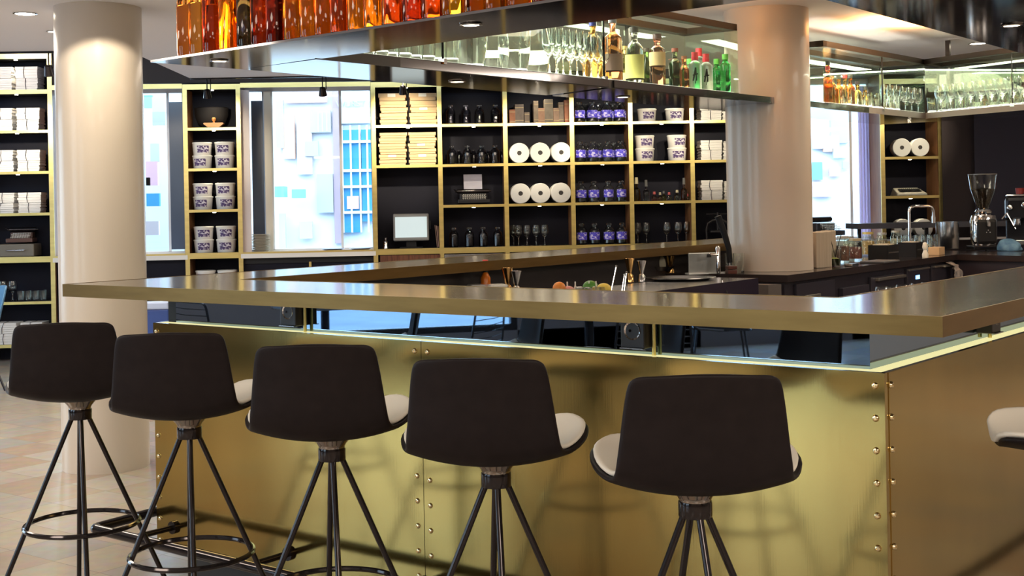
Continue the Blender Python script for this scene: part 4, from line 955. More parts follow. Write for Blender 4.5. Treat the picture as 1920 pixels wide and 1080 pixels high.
# typewriters
KEYM = mat('typewriter_keys', (.72, .70, .64), .4)
def typewriter(bm_, paper=None, lab='', w=.30, keym=KEYM, sleek=False):
    t = thing('typewriter', lab, 'typewriter')
    if not sleek:
        MB().prism([(-w/2, -.13), (w/2, -.13), (w/2, .10), (-w/2, .10)], .012, .05).prism([(-w/2+.02, -.02), (w/2-.02, -.02), (w/2-.02, .10), (-w/2+.02, .10)], .05, .105).build('typewriter_body', bm_, t, bevel=.006)
    else:
        v = [(-w/2, -.15, .0), (w/2, -.15, 0), (w/2, .14, 0), (-w/2, .14, 0), (-w/2+.01, -.15, .03), (w/2-.01, -.15, .03), (w/2-.03, .13, .10), (-w/2+.03, .13, .10)]
        MB().add(v, [(0, 3, 2, 1), (4, 5, 6, 7), (0, 1, 5, 4), (1, 2, 6, 5), (2, 3, 7, 6), (3, 0, 4, 7)]).build('typewriter_body', bm_, t, bevel=.008)
        M = MB().box((0, -.045, .068), (w-.10, .12, .006), 0, radians(14)).build('key_well', BLACKM, t)
    k = MB(); n = 0
    for r_ in range(4):
        for c in range(11):
            x = (c-5)*(w-.06)/12+(r_ % 2)*.008; y = -.115+r_*.026; z = (.060+r_*.012) if not sleek else .062+r_*.008
            k.lathe([(0, 0), (.0075, 0), (.008, .004), (0, .005)], (x, y if not sleek else y+.025, z), 8)
            if not sleek: k.box((x, y, z-.012), (.002, .002, .024))
    k.build('keys', keym, t)
    if not sleek:
        q = Matrix.Rotation(pi/2, 4, 'Y'); MB().lathe([(0, -w/2-.02), (.010, -w/2-.02), (.010, -w/2), (.021, -w/2), (.021, w/2), (.010, w/2), (.010, w/2+.02), (0, w/2+.02)], (0, .05, .130), 18, q).build('platen_roller', DARKSTEEL, t, True)
        MB().tube([(-w/2-.01, .045, .13), (-w/2-.035, .02, .15)], .004, 6).build('carriage_lever', CHROME, t)
    if paper: MB().add([(-.09, .06, .14), (.09, .06, .14), (.09, .10, .14+paper), (-.09, .10, .14+paper)], [(0, 1, 2, 3)]).build('paper_sheet', mat('lilac_paper', (.62, .60, .72), .8), t).modifiers.new('s', 'SOLIDIFY').thickness = .001
    return t
tw = typewriter(mat('typewriter_black', (.03, .03, .035), .25, .3), .155, 'old black typewriter with a lilac sheet of paper on the shelf of the bottle bay', .31); tw.location = at(888, Z['r4'], .17); tw.rotation_euler.z = WRZ
tw = typewriter(mat('typewriter_brown', (.10, .05, .04), .35), None, 'dark red-brown typewriter on top of the olive case at the far left', .24); tw.location = at(40, Z['band']+.122, .16); tw.rotation_euler.z = WRZ+.1
cs = thing('typewriter_case', 'olive grey typewriter case with metal handle under the typewriter at the far left', 'case', at(36, Z['band'], .14), WRZ)
MB().box((0, 0, .06), (.33, .24, .12)).build('case_body', mat('case_olive', (.17, .15, .12), .45), cs, bevel=.01)
MB().tube(rounded([(-.09, -.122, .062), (-.085, -.145, .062), (.085, -.145, .062), (.09, -.122, .062)], .01), .005, 8).build('case_handle', CHROME, cs, True)
tw = typewriter(mat('typewriter_cream', (.72, .68, .58), .4), None, 'flat cream typewriter on the narrow walnut shelf between paper rolls', .31, mat('dark_keys', (.05, .05, .045), .5), True); tw.location = at(1704, 1.405, .16); tw.rotation_euler.z = WRZ-.1; tw.scale = (.98, .9, .8)
tw = typewriter(mat('typewriter_grey', (.07, .07, .085), .3, .3), None, 'grey typewriter on the sill of the window beside the bar pillar', .32); tw.location = at(1545, Z['band']+.02, .14); tw.rotation_euler.z = WRZ+.6; tw.scale = (1, 1, 1.35)
# book press beside the pillar
pr = thing('book_press', 'dark cast iron book press on the bottom shelf beside the bar pillar', 'press', at(1345, Z['band'], .15), WRZ)
IR = mat('cast_iron', (.035, .033, .038), .45, .4)
MB().tube([(-.11, 0, .02), (-.115, 0, .12), (-.10, 0, .18), (-.05, 0, .21), (0, 0, .215), (.05, 0, .21), (.10, 0, .18), (.115, 0, .12), (.11, 0, .02)], .012, 8).build('press_frame', IR, pr, True)
MB().box((0, 0, .012), (.26, .18, .024)).build('press_base', IR, pr, bevel=.004); MB().box((0, 0, .10), (.18, .15, .018)).build('press_plate', IR, pr, bevel=.004)
MB().tube([(0, 0, .11), (0, 0, .285)], .011, 10).build('press_screw', IR, pr, True); MB().tube([(-.11, 0, .272), (.11, 0, .272)], .007, 8).build('press_handle', IR, pr, True)
# order screen
pos = thing('order_screen', 'grey touch screen till with pale lit display in the kraft box bay', 'till', at(770, Z['band'], .13), WRZ)
GR = mat('till_grey', (.22, .22, .22), .4)
MB().box((0, 0, .20), (.345, .05, .265), 0, radians(-8)).build('screen_housing', GR, pos, bevel=.012); MB().box((0, -.030, .203), (.305, .004, .20), 0, radians(-8)).build('display', mat('till_display', (.45, .5, .5), .4, emit=.5, ecol=(.70, .90, .95)), pos)
MB().box((0, .03, .04), (.10, .05, .08)).box((0, .01, .006), (.22, .16, .012)).build('screen_stand', BLACKM, pos, bevel=.003)
MB().box((.185, .0, .22), (.012, .03, .08)).build('card_reader', BLACKM, pos, bevel=.003)
o = MB().lathe([(0, 0), (.030, 0), (.030, .015), (.022, .03), (.022, .07), (.010, .08), (.012, .105), (0, .11)], seg=16).build('hand_bell', CHROME, None, True, loc=at(722, Z['band'], .1)); tag(o, 'small chrome ornament left of the order screen', 'ornament')
fo = thing('menu_folder', 'thin brown menu folders leaning right of the order screen', 'folder', at(821, Z['band'], .08), WRZ)
for k in range(3): MB().box((-.022+k*.014, 0, .11), (.007, .10, .215-.01*k), 0, 0, radians(-5)).build('folder', (mat('brown_folder', (.20, .12, .09), .6), mat('pink_folder', (.35, .22, .20), .6))[k % 2], fo)
# plates on the window sill
PL = onemesh('plate', [(0, 0), (.045, 0), (.050, .003), (.092, .012), (.094, .0135), (.092, .015), (.050, .007), (0, .005)], mat('cream_plate', (.66, .60, .50), .3), 'plate', 28)
for k in range(12): PL.put(at(487, Z['band']-.012+k*.0145, .12), 0, 'cream plate, %s from the bottom of the stack on the window bench' % ORD[k], 'plates stacked on the window bench', (1, 1, 1.05))
for px, lab in ((623, 'shallow dark-rimmed dish on the window sill, the one farther from the kraft boxes'), (674, 'shallow dark-rimmed dish on the window sill, next to the kraft boxes')):
    o = MB().lathe([(0, 0), (.06, 0), (.075, .004), (.108, .022), (.106, .025), (.07, .010), (0, .007)], seg=28).build('dish', mat('pewter_dish', (.30, .30, .36), .3, .5), None, True, loc=at(px, Z['band']-.012, .10)); tag(o, lab, 'dish')
# wooden stamp and the dark bowl above it
stp = thing('wooden_stamp', 'orange wooden rocker stamp with knob on the top shelf of the tub bay', 'stamp', at(404, Z['r2'], .1), WRZ)
OW = mat('orange_wood', (.78, .38, .12), .4)
MB().add([(x, y, z) for y in (-.04, .04) for x, z in ((-.095, .040), (-.088, .050), (.088, .050), (.095, .040), (.055, .008), (-.055, .008))], [(0, 1, 2, 3, 4, 5), (11, 10, 9, 8, 7, 6)]+[(i, (i+1) % 6, (i+1) % 6+6, i+6) for i in range(6)]).build('rocker', OW, stp)
MB().lathe([(0, .05), (.012, .05), (.008, .062), (.018, .078), (.020, .090), (.012, .102), (0, .104)], seg=18).build('stamp_knob', OW, stp, True)
o = MB().lathe([(0, .0), (.06, .0), (.13, .04), (.16, .10), (.165, .16), (.15, .165), (.14, .10), (0, .02)], seg=32).build('dark_bowl', mat('dark_bowl', (.010, .008, .008), .7), None, True, loc=at(400, Z['r2']+.0, .18), )
o.scale = (.9, .6, .5); o.location.z = Z['r2']+.001; tag(o, 'dark bowl behind the wooden stamp on the top shelf of the tub bay', 'bowl'); o.location = (*wp(400, .23)[:2], Z['r2']+.001); o.scale = (1, .45, 1.25)
# track spotlights
def track_spot():
    t = thing('track_spotlight', 'x', 'spotlight'); q = Matrix.Rotation(radians(205), 4, 'X')
    MB().tube([(0, 0, .14), (0, 0, .03)], .005, 8).tube([(.03, 0, .14), (.03, 0, .02), (0, 0, 0)], .004, 8).build('spot_arm', BLKMETAL, t, True)
    MB().lathe([(0, -.035), (.024, -.035), (.03, .0), (.036, .035), (.030, .036), (.028, .02), (0, .015)], (0, 0, 0), 20, q).build('lamp_head', DARKSTEEL, t, True)
    MB().lathe([(0, .021), (.027, .021), (.027, .024), (0, .024)], (0, 0, 0), 20, q).build('spot_lens', mat('spot_lens', (.8, .8, .8), .2, emit=1.5, ecol=(1, .95, .85)), t)
    return t
TS = Proto(track_spot)
for px, y, lab in ((90, 8.80, 'black track spotlight hanging left of the thick left pillar'), (387, 10.79, 'black track spotlight in front of the narrow tub bay'), (604, 10.79, 'black track spotlight in front of the bright shop window'), (755, 10.79, 'black track spotlight in front of the kraft boxes'),):
    d = ray(px, 160); X = d[0]*y/d[1]; TS.put((X, y+.02, CEIL-.13), 0, lab, 'track spotlights')
for px, e in ((40, 110), (400, 50), (760, 260), (890, 40), (1010, 80), (1130, 80), (1240, 60), (1335, 80), (1700, 50)):
    q = wp(px, .05); light('SPOT', (q[0]+.1, q[1]-1.35, CEIL-.06), e, (1, .87, .62), .04, (q[0], q[1], 2.0), 44, .7)

# ============================================================ INSIDE THE BAR
CARC = mat('dark_carcass', (.028, .024, .034), .35)
# back workstation under the back arm
def prism_thing(name, label, cat, pts, z0, z1, m, parts=()):
    o = MB().prism([bar(*p)[:2] for p in pts], z0, z1)
    return o
ws = thing('prep_station', 'stainless steel prep station running under the back arm of the bar', 'prep counter', (A0[0], A0[1], 0))
def lp(pts): return [br(*p) for p in pts]
WSZ = .975
MB().prism(lp([(.66, .60), (1.085, .60), (1.15, 3.46), (.75, 3.46)]), WSZ-.045, WSZ).build('steel_top', STEEL, ws)
MB().prism(lp([(.66, .62), (1.06, .62), (1.12, 3.44), (.75, 3.44)]), .02, WSZ-.046).build('station_body', CARC, ws)
MB().prism(lp([(1.087, .60), (1.092, .60), (1.157, 3.46), (1.152, 3.46)]), WSZ-.085, WSZ+.001).build('front_rail', mat('violet_black_edge', (.03, .022, .045), .25, .3), ws)
# splash wall closing the back arm of the bar
o = MB().prism([bar(*p)[:2] for p in [(.30, .45), (.33, .45), (.50, 5.1), (.47, 5.1)]], 0, 1.088).build('bar_back_panel', mat('back_panel_dark', (.045, .038, .040), .4)); tag(o, 'dark panel under the back arm of the bar top', 'panel')
wc = thing('work_counter', 'dark L-shaped work counter with drawers around the bar pillar', 'counter', (A0[0], A0[1], 0))
wcA, wcB, wcC = loc_([P(1477, 516, WCZ)])[0], loc_([P(1795, 477, WCZ)])[0], loc_([P(1920, 480, WCZ)])[0]
wcD = along(wcB, wcC, 3.0); off = .86
wa2 = (wcA[0]-UX[0]*off, wcA[1]-UX[1]*off); wb2 = (wcB[0]-UX[0]*off+VX[0]*.75, wcB[1]-UX[1]*off+VX[1]*.75); wd2 = (wcD[0]+VX[0]*.75, wcD[1]+VX[1]*.75)
MB().prism([wcA, wcB, wcD, wd2, wb2, wa2], WCZ-.04, WCZ).build('counter_top', mat('dark_stone_top', (.03, .022, .022), .16, coat=.3), wc)
def shr(p, a, c): return (p[0]+a*UX[0]+c*VX[0], p[1]+a*UX[1]+c*VX[1])
cA, cB, cD = shr(wcA, -.03, .02), shr(wcB, -.03, .03), shr(wcD, -.03, .03)
MB().prism([cA, cB, cD, wd2, wb2, wa2], .0, WCZ-.041).build('counter_body', CARC, wc)
dw = (wcB[0]-wcA[0], wcB[1]-wcA[1]); LW = hypot(*dw); dw = (dw[0]/LW, dw[1]/LW); nw = (dw[1], -dw[0]); rw = atan2(dw[1], dw[0])
def front(px0, px1, z0, z1, th, m, nm, par=wc, bev=.003, lift=0):
    # a front panel on the counter face between two photo columns
    def s(px):
        d = ray(px, 545); k = d[0]/d[1]; a = (cA[0]+A0[0]+nw[0]*.0, cA[1]+A0[1]); return (k*a[1]-a[0])/(dw[0]-k*dw[1])
    s0, s1 = s(px0), s(px1); mdl = (s0+s1)/2; px_ = (cA[0]+dw[0]*mdl+nw[0]*(th/2+lift), cA[1]+dw[1]*mdl+nw[1]*(th/2+lift), (z0+z1)/2)
    o = MB().box((0, 0, 0), (s1-s0, th, z1-z0)).build(nm, m, par, bevel=bev, loc=px_); o.rotation_euler.z = rw; return o
HNDL = mat('brushed_handle', (.45, .43, .40), .3, .9)
DRW = mat('black_drawer', (.035, .032, .045), .28)
front(1488, 1560, .62, .92, .02, DRW, 'drawer_front'); front(1572, 1622, .55, .86, .03, DRW, 'drawer_front'); front(1628, 1690, .60, .90, .02, DRW, 'drawer_front'); front(1696, 1738, .60, .92, .02, DRW, 'drawer_front'); front(1742, 1782, .60, .92, .02, DRW, 'drawer_front')
front(1503, 1529, .80, .85, .035, HNDL, 'drawer_handle'); front(1636, 1688, .872, .89, .045, HNDL, 'drawer_handle'); front(1697, 1736, .905, .917, .035, HNDL, 'drawer_handle'); front(1744, 1782, .905, .917, .04, HNDL, 'drawer_handle')
dg = front(1712, 1719, .845, .87, .022, mat('blue_digits', (.2, .5, 1), .5, emit=5, ecol=(.15, .45, 1)), 'blue_display', bev=0)
# end panel of the dark counter facing the corner
o = MB().prism([bar(*p)[:2] for p in [(1.02, 3.60), (1.15, 3.60), (1.19, 3.68), (1.02, 3.68)]], .2, .93).build('fridge_end_panel', mat('fridge_grey', (.13, .115, .11), .4)); tag(o, 'grey-brown end panel of the undercounter fridge beside the prep station', 'panel')
# towel on a rail
tw_ = MB(); n = 14; base = front(1760, 1785, .90, .91, .05, HNDL, 'towel_rail')
bx = base.location; vs = []
for j in range(9):
    for i in range(n+1):
        a = i/n; z = .935-.24*a*(1 if j % 2 == 0 else .92); x = -.05+.10*j/8+.01*sin(i+j); y = -.055-.012*sin(i*.9+j*1.3)-(.02 if i > 2 else 0)
        vs.append((x, y if i else .0, z if i else .945))
tw_.add(vs, [(j*(n+1)+i, j*(n+1)+i+1, (j+1)*(n+1)+i+1, (j+1)*(n+1)+i) for j in range(8) for i in range(n)])
o = tw_.build('bar_towel', vary('grey_towel', (.30, .28, .27), (.18, .17, .17), .9, 0, (1, 1, 1), 30, 3), None, True, loc=(bx[0]+A0[0], bx[1]+A0[1], -.01)); o.rotation_euler.z = rw; o.modifiers.new('s', 'SOLIDIFY').thickness = .006
tag(o, 'grey bar towel hanging from the drawer handle near the blue display', 'towel')
# second counter strip behind: dark steel shelf
rl = thing('rear_steel_shelf', 'long thin steel edged shelf on legs against the far wall behind the work counter', 'shelf', (A0[0], A0[1], 0))
q0 = loc_([P(1606, 427, 1.14)])[0]; 
a_, c_ = loc_([(*wp(1608, -.55)[:2], 0)])[0], loc_([(*wp(1990, -.55)[:2], 0)])[0]
strip(MB(), [a_, c_], -.35, 0, 1.10, 1.15).build('shelf_board', mat('shelf_dark_steel', (.10, .10, .12), .3, .7), rl)
strip(MB(), [a_, c_], -.33, -.02, .98, 1.0).build('shelf_board', STEEL, rl)
for t_ in (.02, .35, .65, .98):
    p = along(a_, c_, t_); MB().box((p[0], p[1]+.1, .57), (.03, .03, 1.12)).build('shelf_leg', BLKMETAL, rl)

# ---- coffee grinder
def cpt(px, py, z=WCZ): p = P(px, py, z); return (p[0], p[1], z+.0005)
gd = thing('coffee_grinder', 'chrome and black coffee grinder with bean hopper on the dark work counter', 'coffee grinder', cpt(1845, 468), 0); gd.scale = (1.08, 1, 1.12)
MB().lathe([(0, .03), (.082, .03), (.092, .06), (.094, .20), (.082, .235), (.05, .25), (0, .25)], seg=32, sy=.85).build('grinder_body', CHROME, gd, True)
MB().box((0, -.055, .125), (.135, .07, .17)).build('front_panel', BLACKM, gd, bevel=.02)
MB().box((0, 0, .015), (.20, .18, .03)).build('base', BLKMETAL, gd, bevel=.008)
MB().lathe([(0, .25), (.055, .25), (.06, .262), (.05, .275), (0, .275)], seg=28).build('collar', CHROME, gd, True)
h_ = [(.030, .276), (.034, .276), (.062, .34), (.088, .42), (.098, .50), (.100, .512), (.097, .512), (.094, .50), (.084, .42), (.058, .34), (.030, .278)]
MB().lathe(h_, seg=36).build('bean_hopper', CLEAR, gd, True)
MB().lathe([(0, .281), (.030, .281), (.056, .34), (.080, .415), (.0, .425)], seg=28).build('coffee_beans', vary('coffee_beans', (.06, .03, .015), (.16, .09, .05), .5, 0, (1, 1, 1), 90, 2, .5), gd, True)
MB().lathe([(0, .513), (.100, .513), (.100, .520), (0, .522)], seg=36).build('hopper_lid', mat('hopper_lid', (.15, .14, .14), .2), gd, True)
for x, z in ((0, .135), (-.012, .12), (.013, .12)): MB().lathe([(0, 0), (.005, 0), (.004, .004), (0, .004)], (x, -.091, z), 10, Matrix.Rotation(pi/2, 4, 'X')).build('button', CHROME, gd, True)
MB().tube([(0, -.09, .195), (0, -.11, .18), (0, -.105, .165)], .014, 10).build('spout', CHROME, gd, True)
# ---- espresso machine, partly in view
em = thing('espresso_machine', 'black espresso machine with steam arm at the far right end', 'coffee machine', cpt(1938, 460), radians(-25)); 
MB().box((0, .05, .30), (.42, .34, .20)).build('machine_body', BLKMETAL, em, bevel=.03)
MB().box((0, .12, .12), (.42, .22, .20)).build('machine_back', BLKMETAL, em, bevel=.01); MB().box((0, .0, .03), (.46, .42, .04)).build('drip_tray', STEEL, em, bevel=.005)
MB().box((0, .05, .41), (.40, .30, .02)).build('cup_rail', CHROME, em, bevel=.008)
for x in (-.12, .10):
    MB().lathe([(0, 0), (.035, 0), (.035, .05), (0, .05)], (x, -.12, .17), 20).build('brew_group', CHROME, em, True)
    MB().tube([(x, -.13, .175), (x, -.30, .165)], .011, 10).build('filter_handle', BLACKM, em, True)
for x, z in ((-.17, .31), (-.06, .33), (.02, .33)): MB().lathe([(0, 0), (.02, 0), (.022, .008), (.016, .01), (0, .01)], (x, -.121, z), 18, Matrix.Rotation(pi/2, 4, 'X')).build('dial', CHROME, em, True)
MB().tube([(-.19, -.14, .27), (-.23, -.16, .22)], .006, 8).tube([(-.19, -.14, .27), (-.12, -.2, .14)], .005, 8).build('steam_arm', CHROME, em, True)
for x in (-.10, -.04, .02): MB().lathe([(0, 0), (.028, 0), (.034, .05), (.032, .05), (.026, .004), (0, .004)], (x, .02, .421), 18).build('cup', mat('red_brown_cup', (.35, .05, .05), .3), em, True)
st = MB(); [st.box((0, 0, .01+i*.022), (.16-.01*i, .11, .012), i*.2) for i in range(3)]
o = st.build('saucer_tray', mat('wood_trays', (.42, .28, .18), .5), None, bevel=.002, loc=cpt(1888, 470)); o.location.z = WCZ+.12; bpy.data.objects.remove(o)
cl = MB(); random.seed(3)
def cloth_blob(name, m, loc, r, lab, cat, h=.5, seed=1):
    bm = bmesh.new(); bmesh.ops.create_icosphere(bm, subdivisions=4, radius=r); rnd = random.Random(seed); fr = [(rnd.uniform(20, 60), rnd.uniform(0, 6)) for _ in range(3)]
    for v in bm.verts:
        n = sin(v.co.x*fr[0][0]+fr[0][1])*sin(v.co.y*fr[1][0]+fr[1][1])*sin(v.co.z*fr[2][0]+fr[2][1])
        v.co *= 1+.30*n; v.co.z = max(v.co.z*h, -r*.35*h)
    for v in bm.verts: v.co.z += r*.35*h
    me = bpy.data.meshes.new(name); bm.to_mesh(me); bm.free(); me.materials.append(m); me.polygons.foreach_set('use_smooth', [True]*len(me.polygons))
    o = bpy.data.objects.new(name, me); COL.objects.link(o); o.location = loc; return tag(o, lab, cat)
cloth_blob('blue_cloth', vary('blue_cloth', (.05, .14, .28), (.16, .32, .48), .8, 0, (1, 1, 1), 14, 3), cpt(1892, 470), .085, 'crumpled blue cleaning cloth beside the coffee grinder', 'cloth', .75)
# steel bucket, faucet
bk = thing('steel_bucket', 'tall polished steel canister beside the tap', 'canister', cpt(1777, 466))
MB().lathe([(0, 0), (.085, 0), (.088, .004), (.088, .205), (.091, .207), (.091, .212), (.086, .212), (.085, .01), (0, .01)], seg=36).build('canister_wall', STEEL, bk, True)
fc = thing('kitchen_tap', 'tall square-arched chrome tap on the work counter', 'tap', cpt(1706, 475))
MB().tube(rounded([(0, 0, 0), (0, 0, .345), (.185, .02, .345), (.185, .02, .26)], .045, 7), .0115, 12).build('tap_spout', CHROME, fc, True)
MB().lathe([(0, 0), (.03, 0), (.03, .008), (.022, .012), (.022, .07), (0, .075)], seg=20).build('tap_base', CHROME, fc, True); MB().tube([(.02, 0, .05), (.07, -.02, .07)], .006, 8).build('tap_lever', CHROME, fc, True)
MB().lathe([(.010, 0), (.016, 0), (.016, .05), (.010, .05)], (.185, .02, .22), 16).build('tap_nozzle', CHROME, fc, True)
# paper towels stack, glass with straws, storage jars, black caddies
TAN = vary('tan_towels', (.50, .42, .33), (.42, .35, .27), .8, 0, (40, 40, 1), 2, 2)
for i, (px, w) in enumerate(((1531, .065), (1545, .05), (1554, .045))):
    o = MB().box((0, 0, .108), (w, .10, .216+.003*i), radians(20)).build('paper_towel_stack', TAN, None, bevel=.004, loc=cpt(px, 502-i*1.5)); tag(o, 'upright stack of tan paper towels, %s from the pillar' % ORD[i], 'paper towels', 'tan paper towels beside the pillar')
gs = thing('straw_glass', 'glass of lime slices with two black straws beside the tan towels', 'glass', cpt(1566, 500))
MB().lathe([(0, 0), (.032, 0), (.038, .11), (.036, .11), (.030, .006), (0, .006)], seg=22).build('glass_bowl', CLEAR, gs, True)
MB().lathe([(0, .008), (.028, .008), (.030, .05), (0, .055)], seg=16).build('lime_slices', vary('lime', (.20, .38, .05), (.50, .55, .15), .4, 0, (1, 1, 1), 40, 2), gs, True)
for a_ in ((-.01, .025), (.012, -.02)): MB().tube([(a_[0], 0, .01), (a_[1]*1.0, .0, .15), (a_[1]*1.6, -.01, .20)], .0022, 6).build('straw', BLACKM, gs)
def storage_jar(c, lidc, r=.045, h=.13):
    def fn():
        t = thing('storage_jar', 'x', 'jar')
        MB().lathe([(0, 0), (r, 0), (r*1.02, .01), (r*1.02, h*.8), (r*.8, h*.9), (r*.8, h), (r*.77, h), (r*.77, h*.9), (r*.96, h*.79), (r*.96, .012), (0, .01)], seg=22).build('glass_body', PANE, t, True)
        MB().lathe([(0, .012), (r*.94, .012), (r*.94, h*.68), (0, h*.70)], seg=18).build('contents', vary('jar_contents_%s' % str(c), c, tuple(v*.45 for v in c), .6, 0, (1, 1, 1), 70, 3), t, True)
        MB().lathe([(0, h+.0005), (r*.86, h+.0005), (r*.86, h+.016), (0, h+.017)], seg=22).build('jar_lid', mat('jar_lid_%s' % str(lidc), lidc, .35, .6), t, True)
        return t
    return fn
for px, py, c, lc, r, h, lab in ((1581, 492, (.16, .06, .04), (.55, .50, .42), .042, .155, 'tall jar of dark dried berries with pale lid'), (1604, 488, (.20, .06, .05), (.60, .50, .30), .046, .13, 'jar of dark red dried fruit'), (1628, 480, (.55, .35, .12), (.80, .62, .20), .046, .155, 'jar of golden nuts with yellow lid'),
        (1592, 478, (.45, .38, .30), (.50, .48, .42), .04, .12, 'rear jar behind the berry jars'), (1654, 472, (.40, .30, .20), (.6, .58, .52), .042, .13, 'jar with ridged metal lid behind the black caddies'), (1680, 470, (.55, .50, .40), (.62, .58, .46), .040, .14, 'tall pale jar nearest the tap')):
    Proto(storage_jar(c, lc, r, h)).put(cpt(px, py), 0, lab+' on the work counter')
for i, px in enumerate((1700, 1712, 1726, 1738, 1749, 1692)): TUM.put(cpt(px, 470+3*(i % 2)), 0, '%s upturned tumbler in the cluster around the tap' % ORD[i], 'tumblers around the tap', (1, 1, 1.3))
for i, (px, w, lab) in enumerate(((1657, .19, 'longer black bar caddy in front of the jars'), (1708, .13, 'shorter black bar caddy beside the longer one'))):
    t = thing('bar_caddy', lab, 'caddy', cpt(px, 487-i*6), rw)
    m = MB(); d_ = .13
    m.box((0, 0, .004), (w, d_, .008))
    for sx_ in (-1, 1): m.box((sx_*w/2, 0, .05), (.006, d_, .10))
    for sy_ in (-1, 1): m.box((0, sy_*d_/2, .05), (w, .006, .10))
    m.build('caddy_box', BLACKM, t); MB().box((0, -d_/2-.004, .05), (w*.9, .002, .008)).build('caddy_groove', mat('caddy_grey', (.05, .05, .055), .3), t)
    for j in range(3): MB().box(((j-1)*w*.28, 0, .075), (w*.2, d_*.7, .06)).build('napkins', mat('napkin_cream', (.62, .56, .44), .8), t)
o = MB().box((0, 0, .028), (.11, .08, .056)).build('cardboard_box', KR, None, bevel=.002, loc=cpt(1756, 478)); o.rotation_euler.z = rw; tag(o, 'small tan cardboard box between the black caddy and the steel canister', 'box')
o = MB().lathe([(0, 0), (.02, 0), (.022, .02), (.012, .05), (.02, .07), (.014, .10), (0, .105)], seg=16).build('white_figurine', mat('white_ceramic', (.80, .80, .72), .35), None, True, loc=cpt(1735, 483)); tag(o, 'small white figurine at the end of the black caddy', 'figurine')
o = MB().box((0, 0, .006), (.26, .16, .012)).build('slate_tray', mat('slate', (.10, .10, .11), .5), None, bevel=.003, loc=cpt(1650, 492)); o.rotation_euler.z = rw; tag(o, 'thin dark slate tray lying at the counter edge before the caddies', 'tray')
o = MB().box((0, 0, .008), (.10, .05, .016)).build('steel_tongs_tray', STEEL, None, bevel=.003, loc=cpt(1597, 499)); o.rotation_euler.z = rw; tag(o, 'small steel tray at the counter edge below the berry jars', 'tray')
for i, (px, py) in enumerate(((1656, 538), (1675, 537), (1694, 534), (1722, 531), (1741, 529))):
    p = P(px, py, 1.02); WIN.put((p[0], p[1], 1.02-.19*.9), 0, '%s upside-down stem glass in the rack just behind the front bar top' % ORD[i], 'rack glasses behind the front bar top', (1, 1, .9))
rk = thing('glass_rack_shelf', 'dark glass rack shelf behind the front bar top', 'rack', (0, 0, 0))
p0 = P(1640, 545, .94); MB().prism([bar(*p)[:2] for p in [(2.40, 1.0), (2.86, 1.0), (2.90, 2.6), (2.44, 2.6)]], .80, .845).build('rack_board', BLACKM, rk)
for q_ in ((2.44, 1.05), (2.82, 1.05), (2.47, 2.55), (2.86, 2.55)): p = bar(*q_); MB().box((p[0], p[1], .40), (.04, .04, .80)).build('rack_leg', BLACKM, rk)

# ---- on the prep station
GOLD = mat('polished_gold', (.85, .52, .20), .15, 1)
def wpt(px, v, z=WSZ):                             # station point for a photo column, v = distance line from the front corner inward
    return None
def jig(m, h=.10):
    def fn():
        t = thing('jigger', 'x', 'jigger'); MB().lathe([(0, .006), (.018, .004), (.021, 0), (.023, 0), (.020, h*.28), (.010, h*.38), (.012, h*.44), (.022, h*.8), (.027, h), (.025, h), (.020, h*.8), (.009, h*.5), (0, h*.48)], seg=22).build('double_cup', m, t, True); return t
    return fn
def stp_(px, py, z=WSZ+.0005): p = P(px, py, z); return (p[0], p[1], z)
JG = Proto(jig(GOLD, .125)); JS = Proto(jig(STEEL, .11))
JG.put(stp_(1181, 529), 0, 'tall gold jigger on the prep station nearest the fruit bowl'); JS.put(stp_(1203, 528), 0, 'steel jigger beside the tall gold jigger on the prep station')
JG.put(stp_(1256, 512), 0, 'wide gold jigger near the steel sink splashback', None, (1.25, 1.25, .82)); JG.put(stp_(952, 552), 0, 'gold jigger behind the front bar top right of the hot sauce'); JS.put(stp_(968, 552), 0, 'steel jigger behind the front bar top right of the hot sauce', None, (1, 1, 1))
def strainer(px, py, lab, m, h=.115):
    t = thing('strainer_cup', lab, 'bar tool', stp_(px, py))
    MB().lathe([(0, 0), (.022, 0), (.024, h*.75), (.022, h*.75), (.020, .006), (0, .006)], seg=20).build('cup', m, t, True)
    for i in range(7):
        a = i*.9; r = .014; c = (r*cos(a), r*sin(a), h*.86+.01*sin(i*2)); MB().tube([(c[0]+.009*cos(b_), c[1], c[2]+.009*sin(b_)) for b_ in [k*pi/4 for k in range(8)]], .0018, 5, True).build('spring_coil', GOLD, t)
    return t
strainer(1273, 508, 'gold cup of coiled strainers beside the sink splashback', GOLD); strainer(815, 547, 'glass cup of gold strainer springs behind the front bar top', mat('pale_gold_glass', (.55, .48, .25), .2, .5), .10)
o = MB().lathe([(0, 0), (.022, 0), (.030, .07), (.028, .07), (.020, .004), (0, .004)], seg=22).build('ribbed_cup', mat('ribbed_gold_cup', (.60, .45, .22), .25, .6), None, True, loc=stp_(792, 549)); o.scale = (1.2, 1.2, 1.1); tag(o, 'ribbed gold cup left of the strainer glass', 'cup')
hs_ = thing('hot_sauce_bottle', 'small orange-red hot sauce bottle with red cap behind the front bar top', 'bottle', stp_(911, 552)); hs_.scale = (1.15, 1.15, 1.25)
MB().lathe([(0, 0), (.019, 0), (.0205, .005), (.0205, .062), (.010, .082), (.008, .085), (.008, .110), (0, .110)], seg=20).build('sauce', mat('orange_sauce', (.85, .22, .02), .2), hs_, True)
MB().lathe([(.0084, .083), (.0105, .084), (.0105, .108), (.0084, .109)], seg=16).build('green_neck', mat('green_neck', (.02, .06, .07), .4), hs_, True); MB().lathe([(0, .1105), (.0115, .1105), (.0115, .130), (0, .130)], seg=16).build('red_cap', mat('red_cap', (.75, .03, .02), .4), hs_, True)
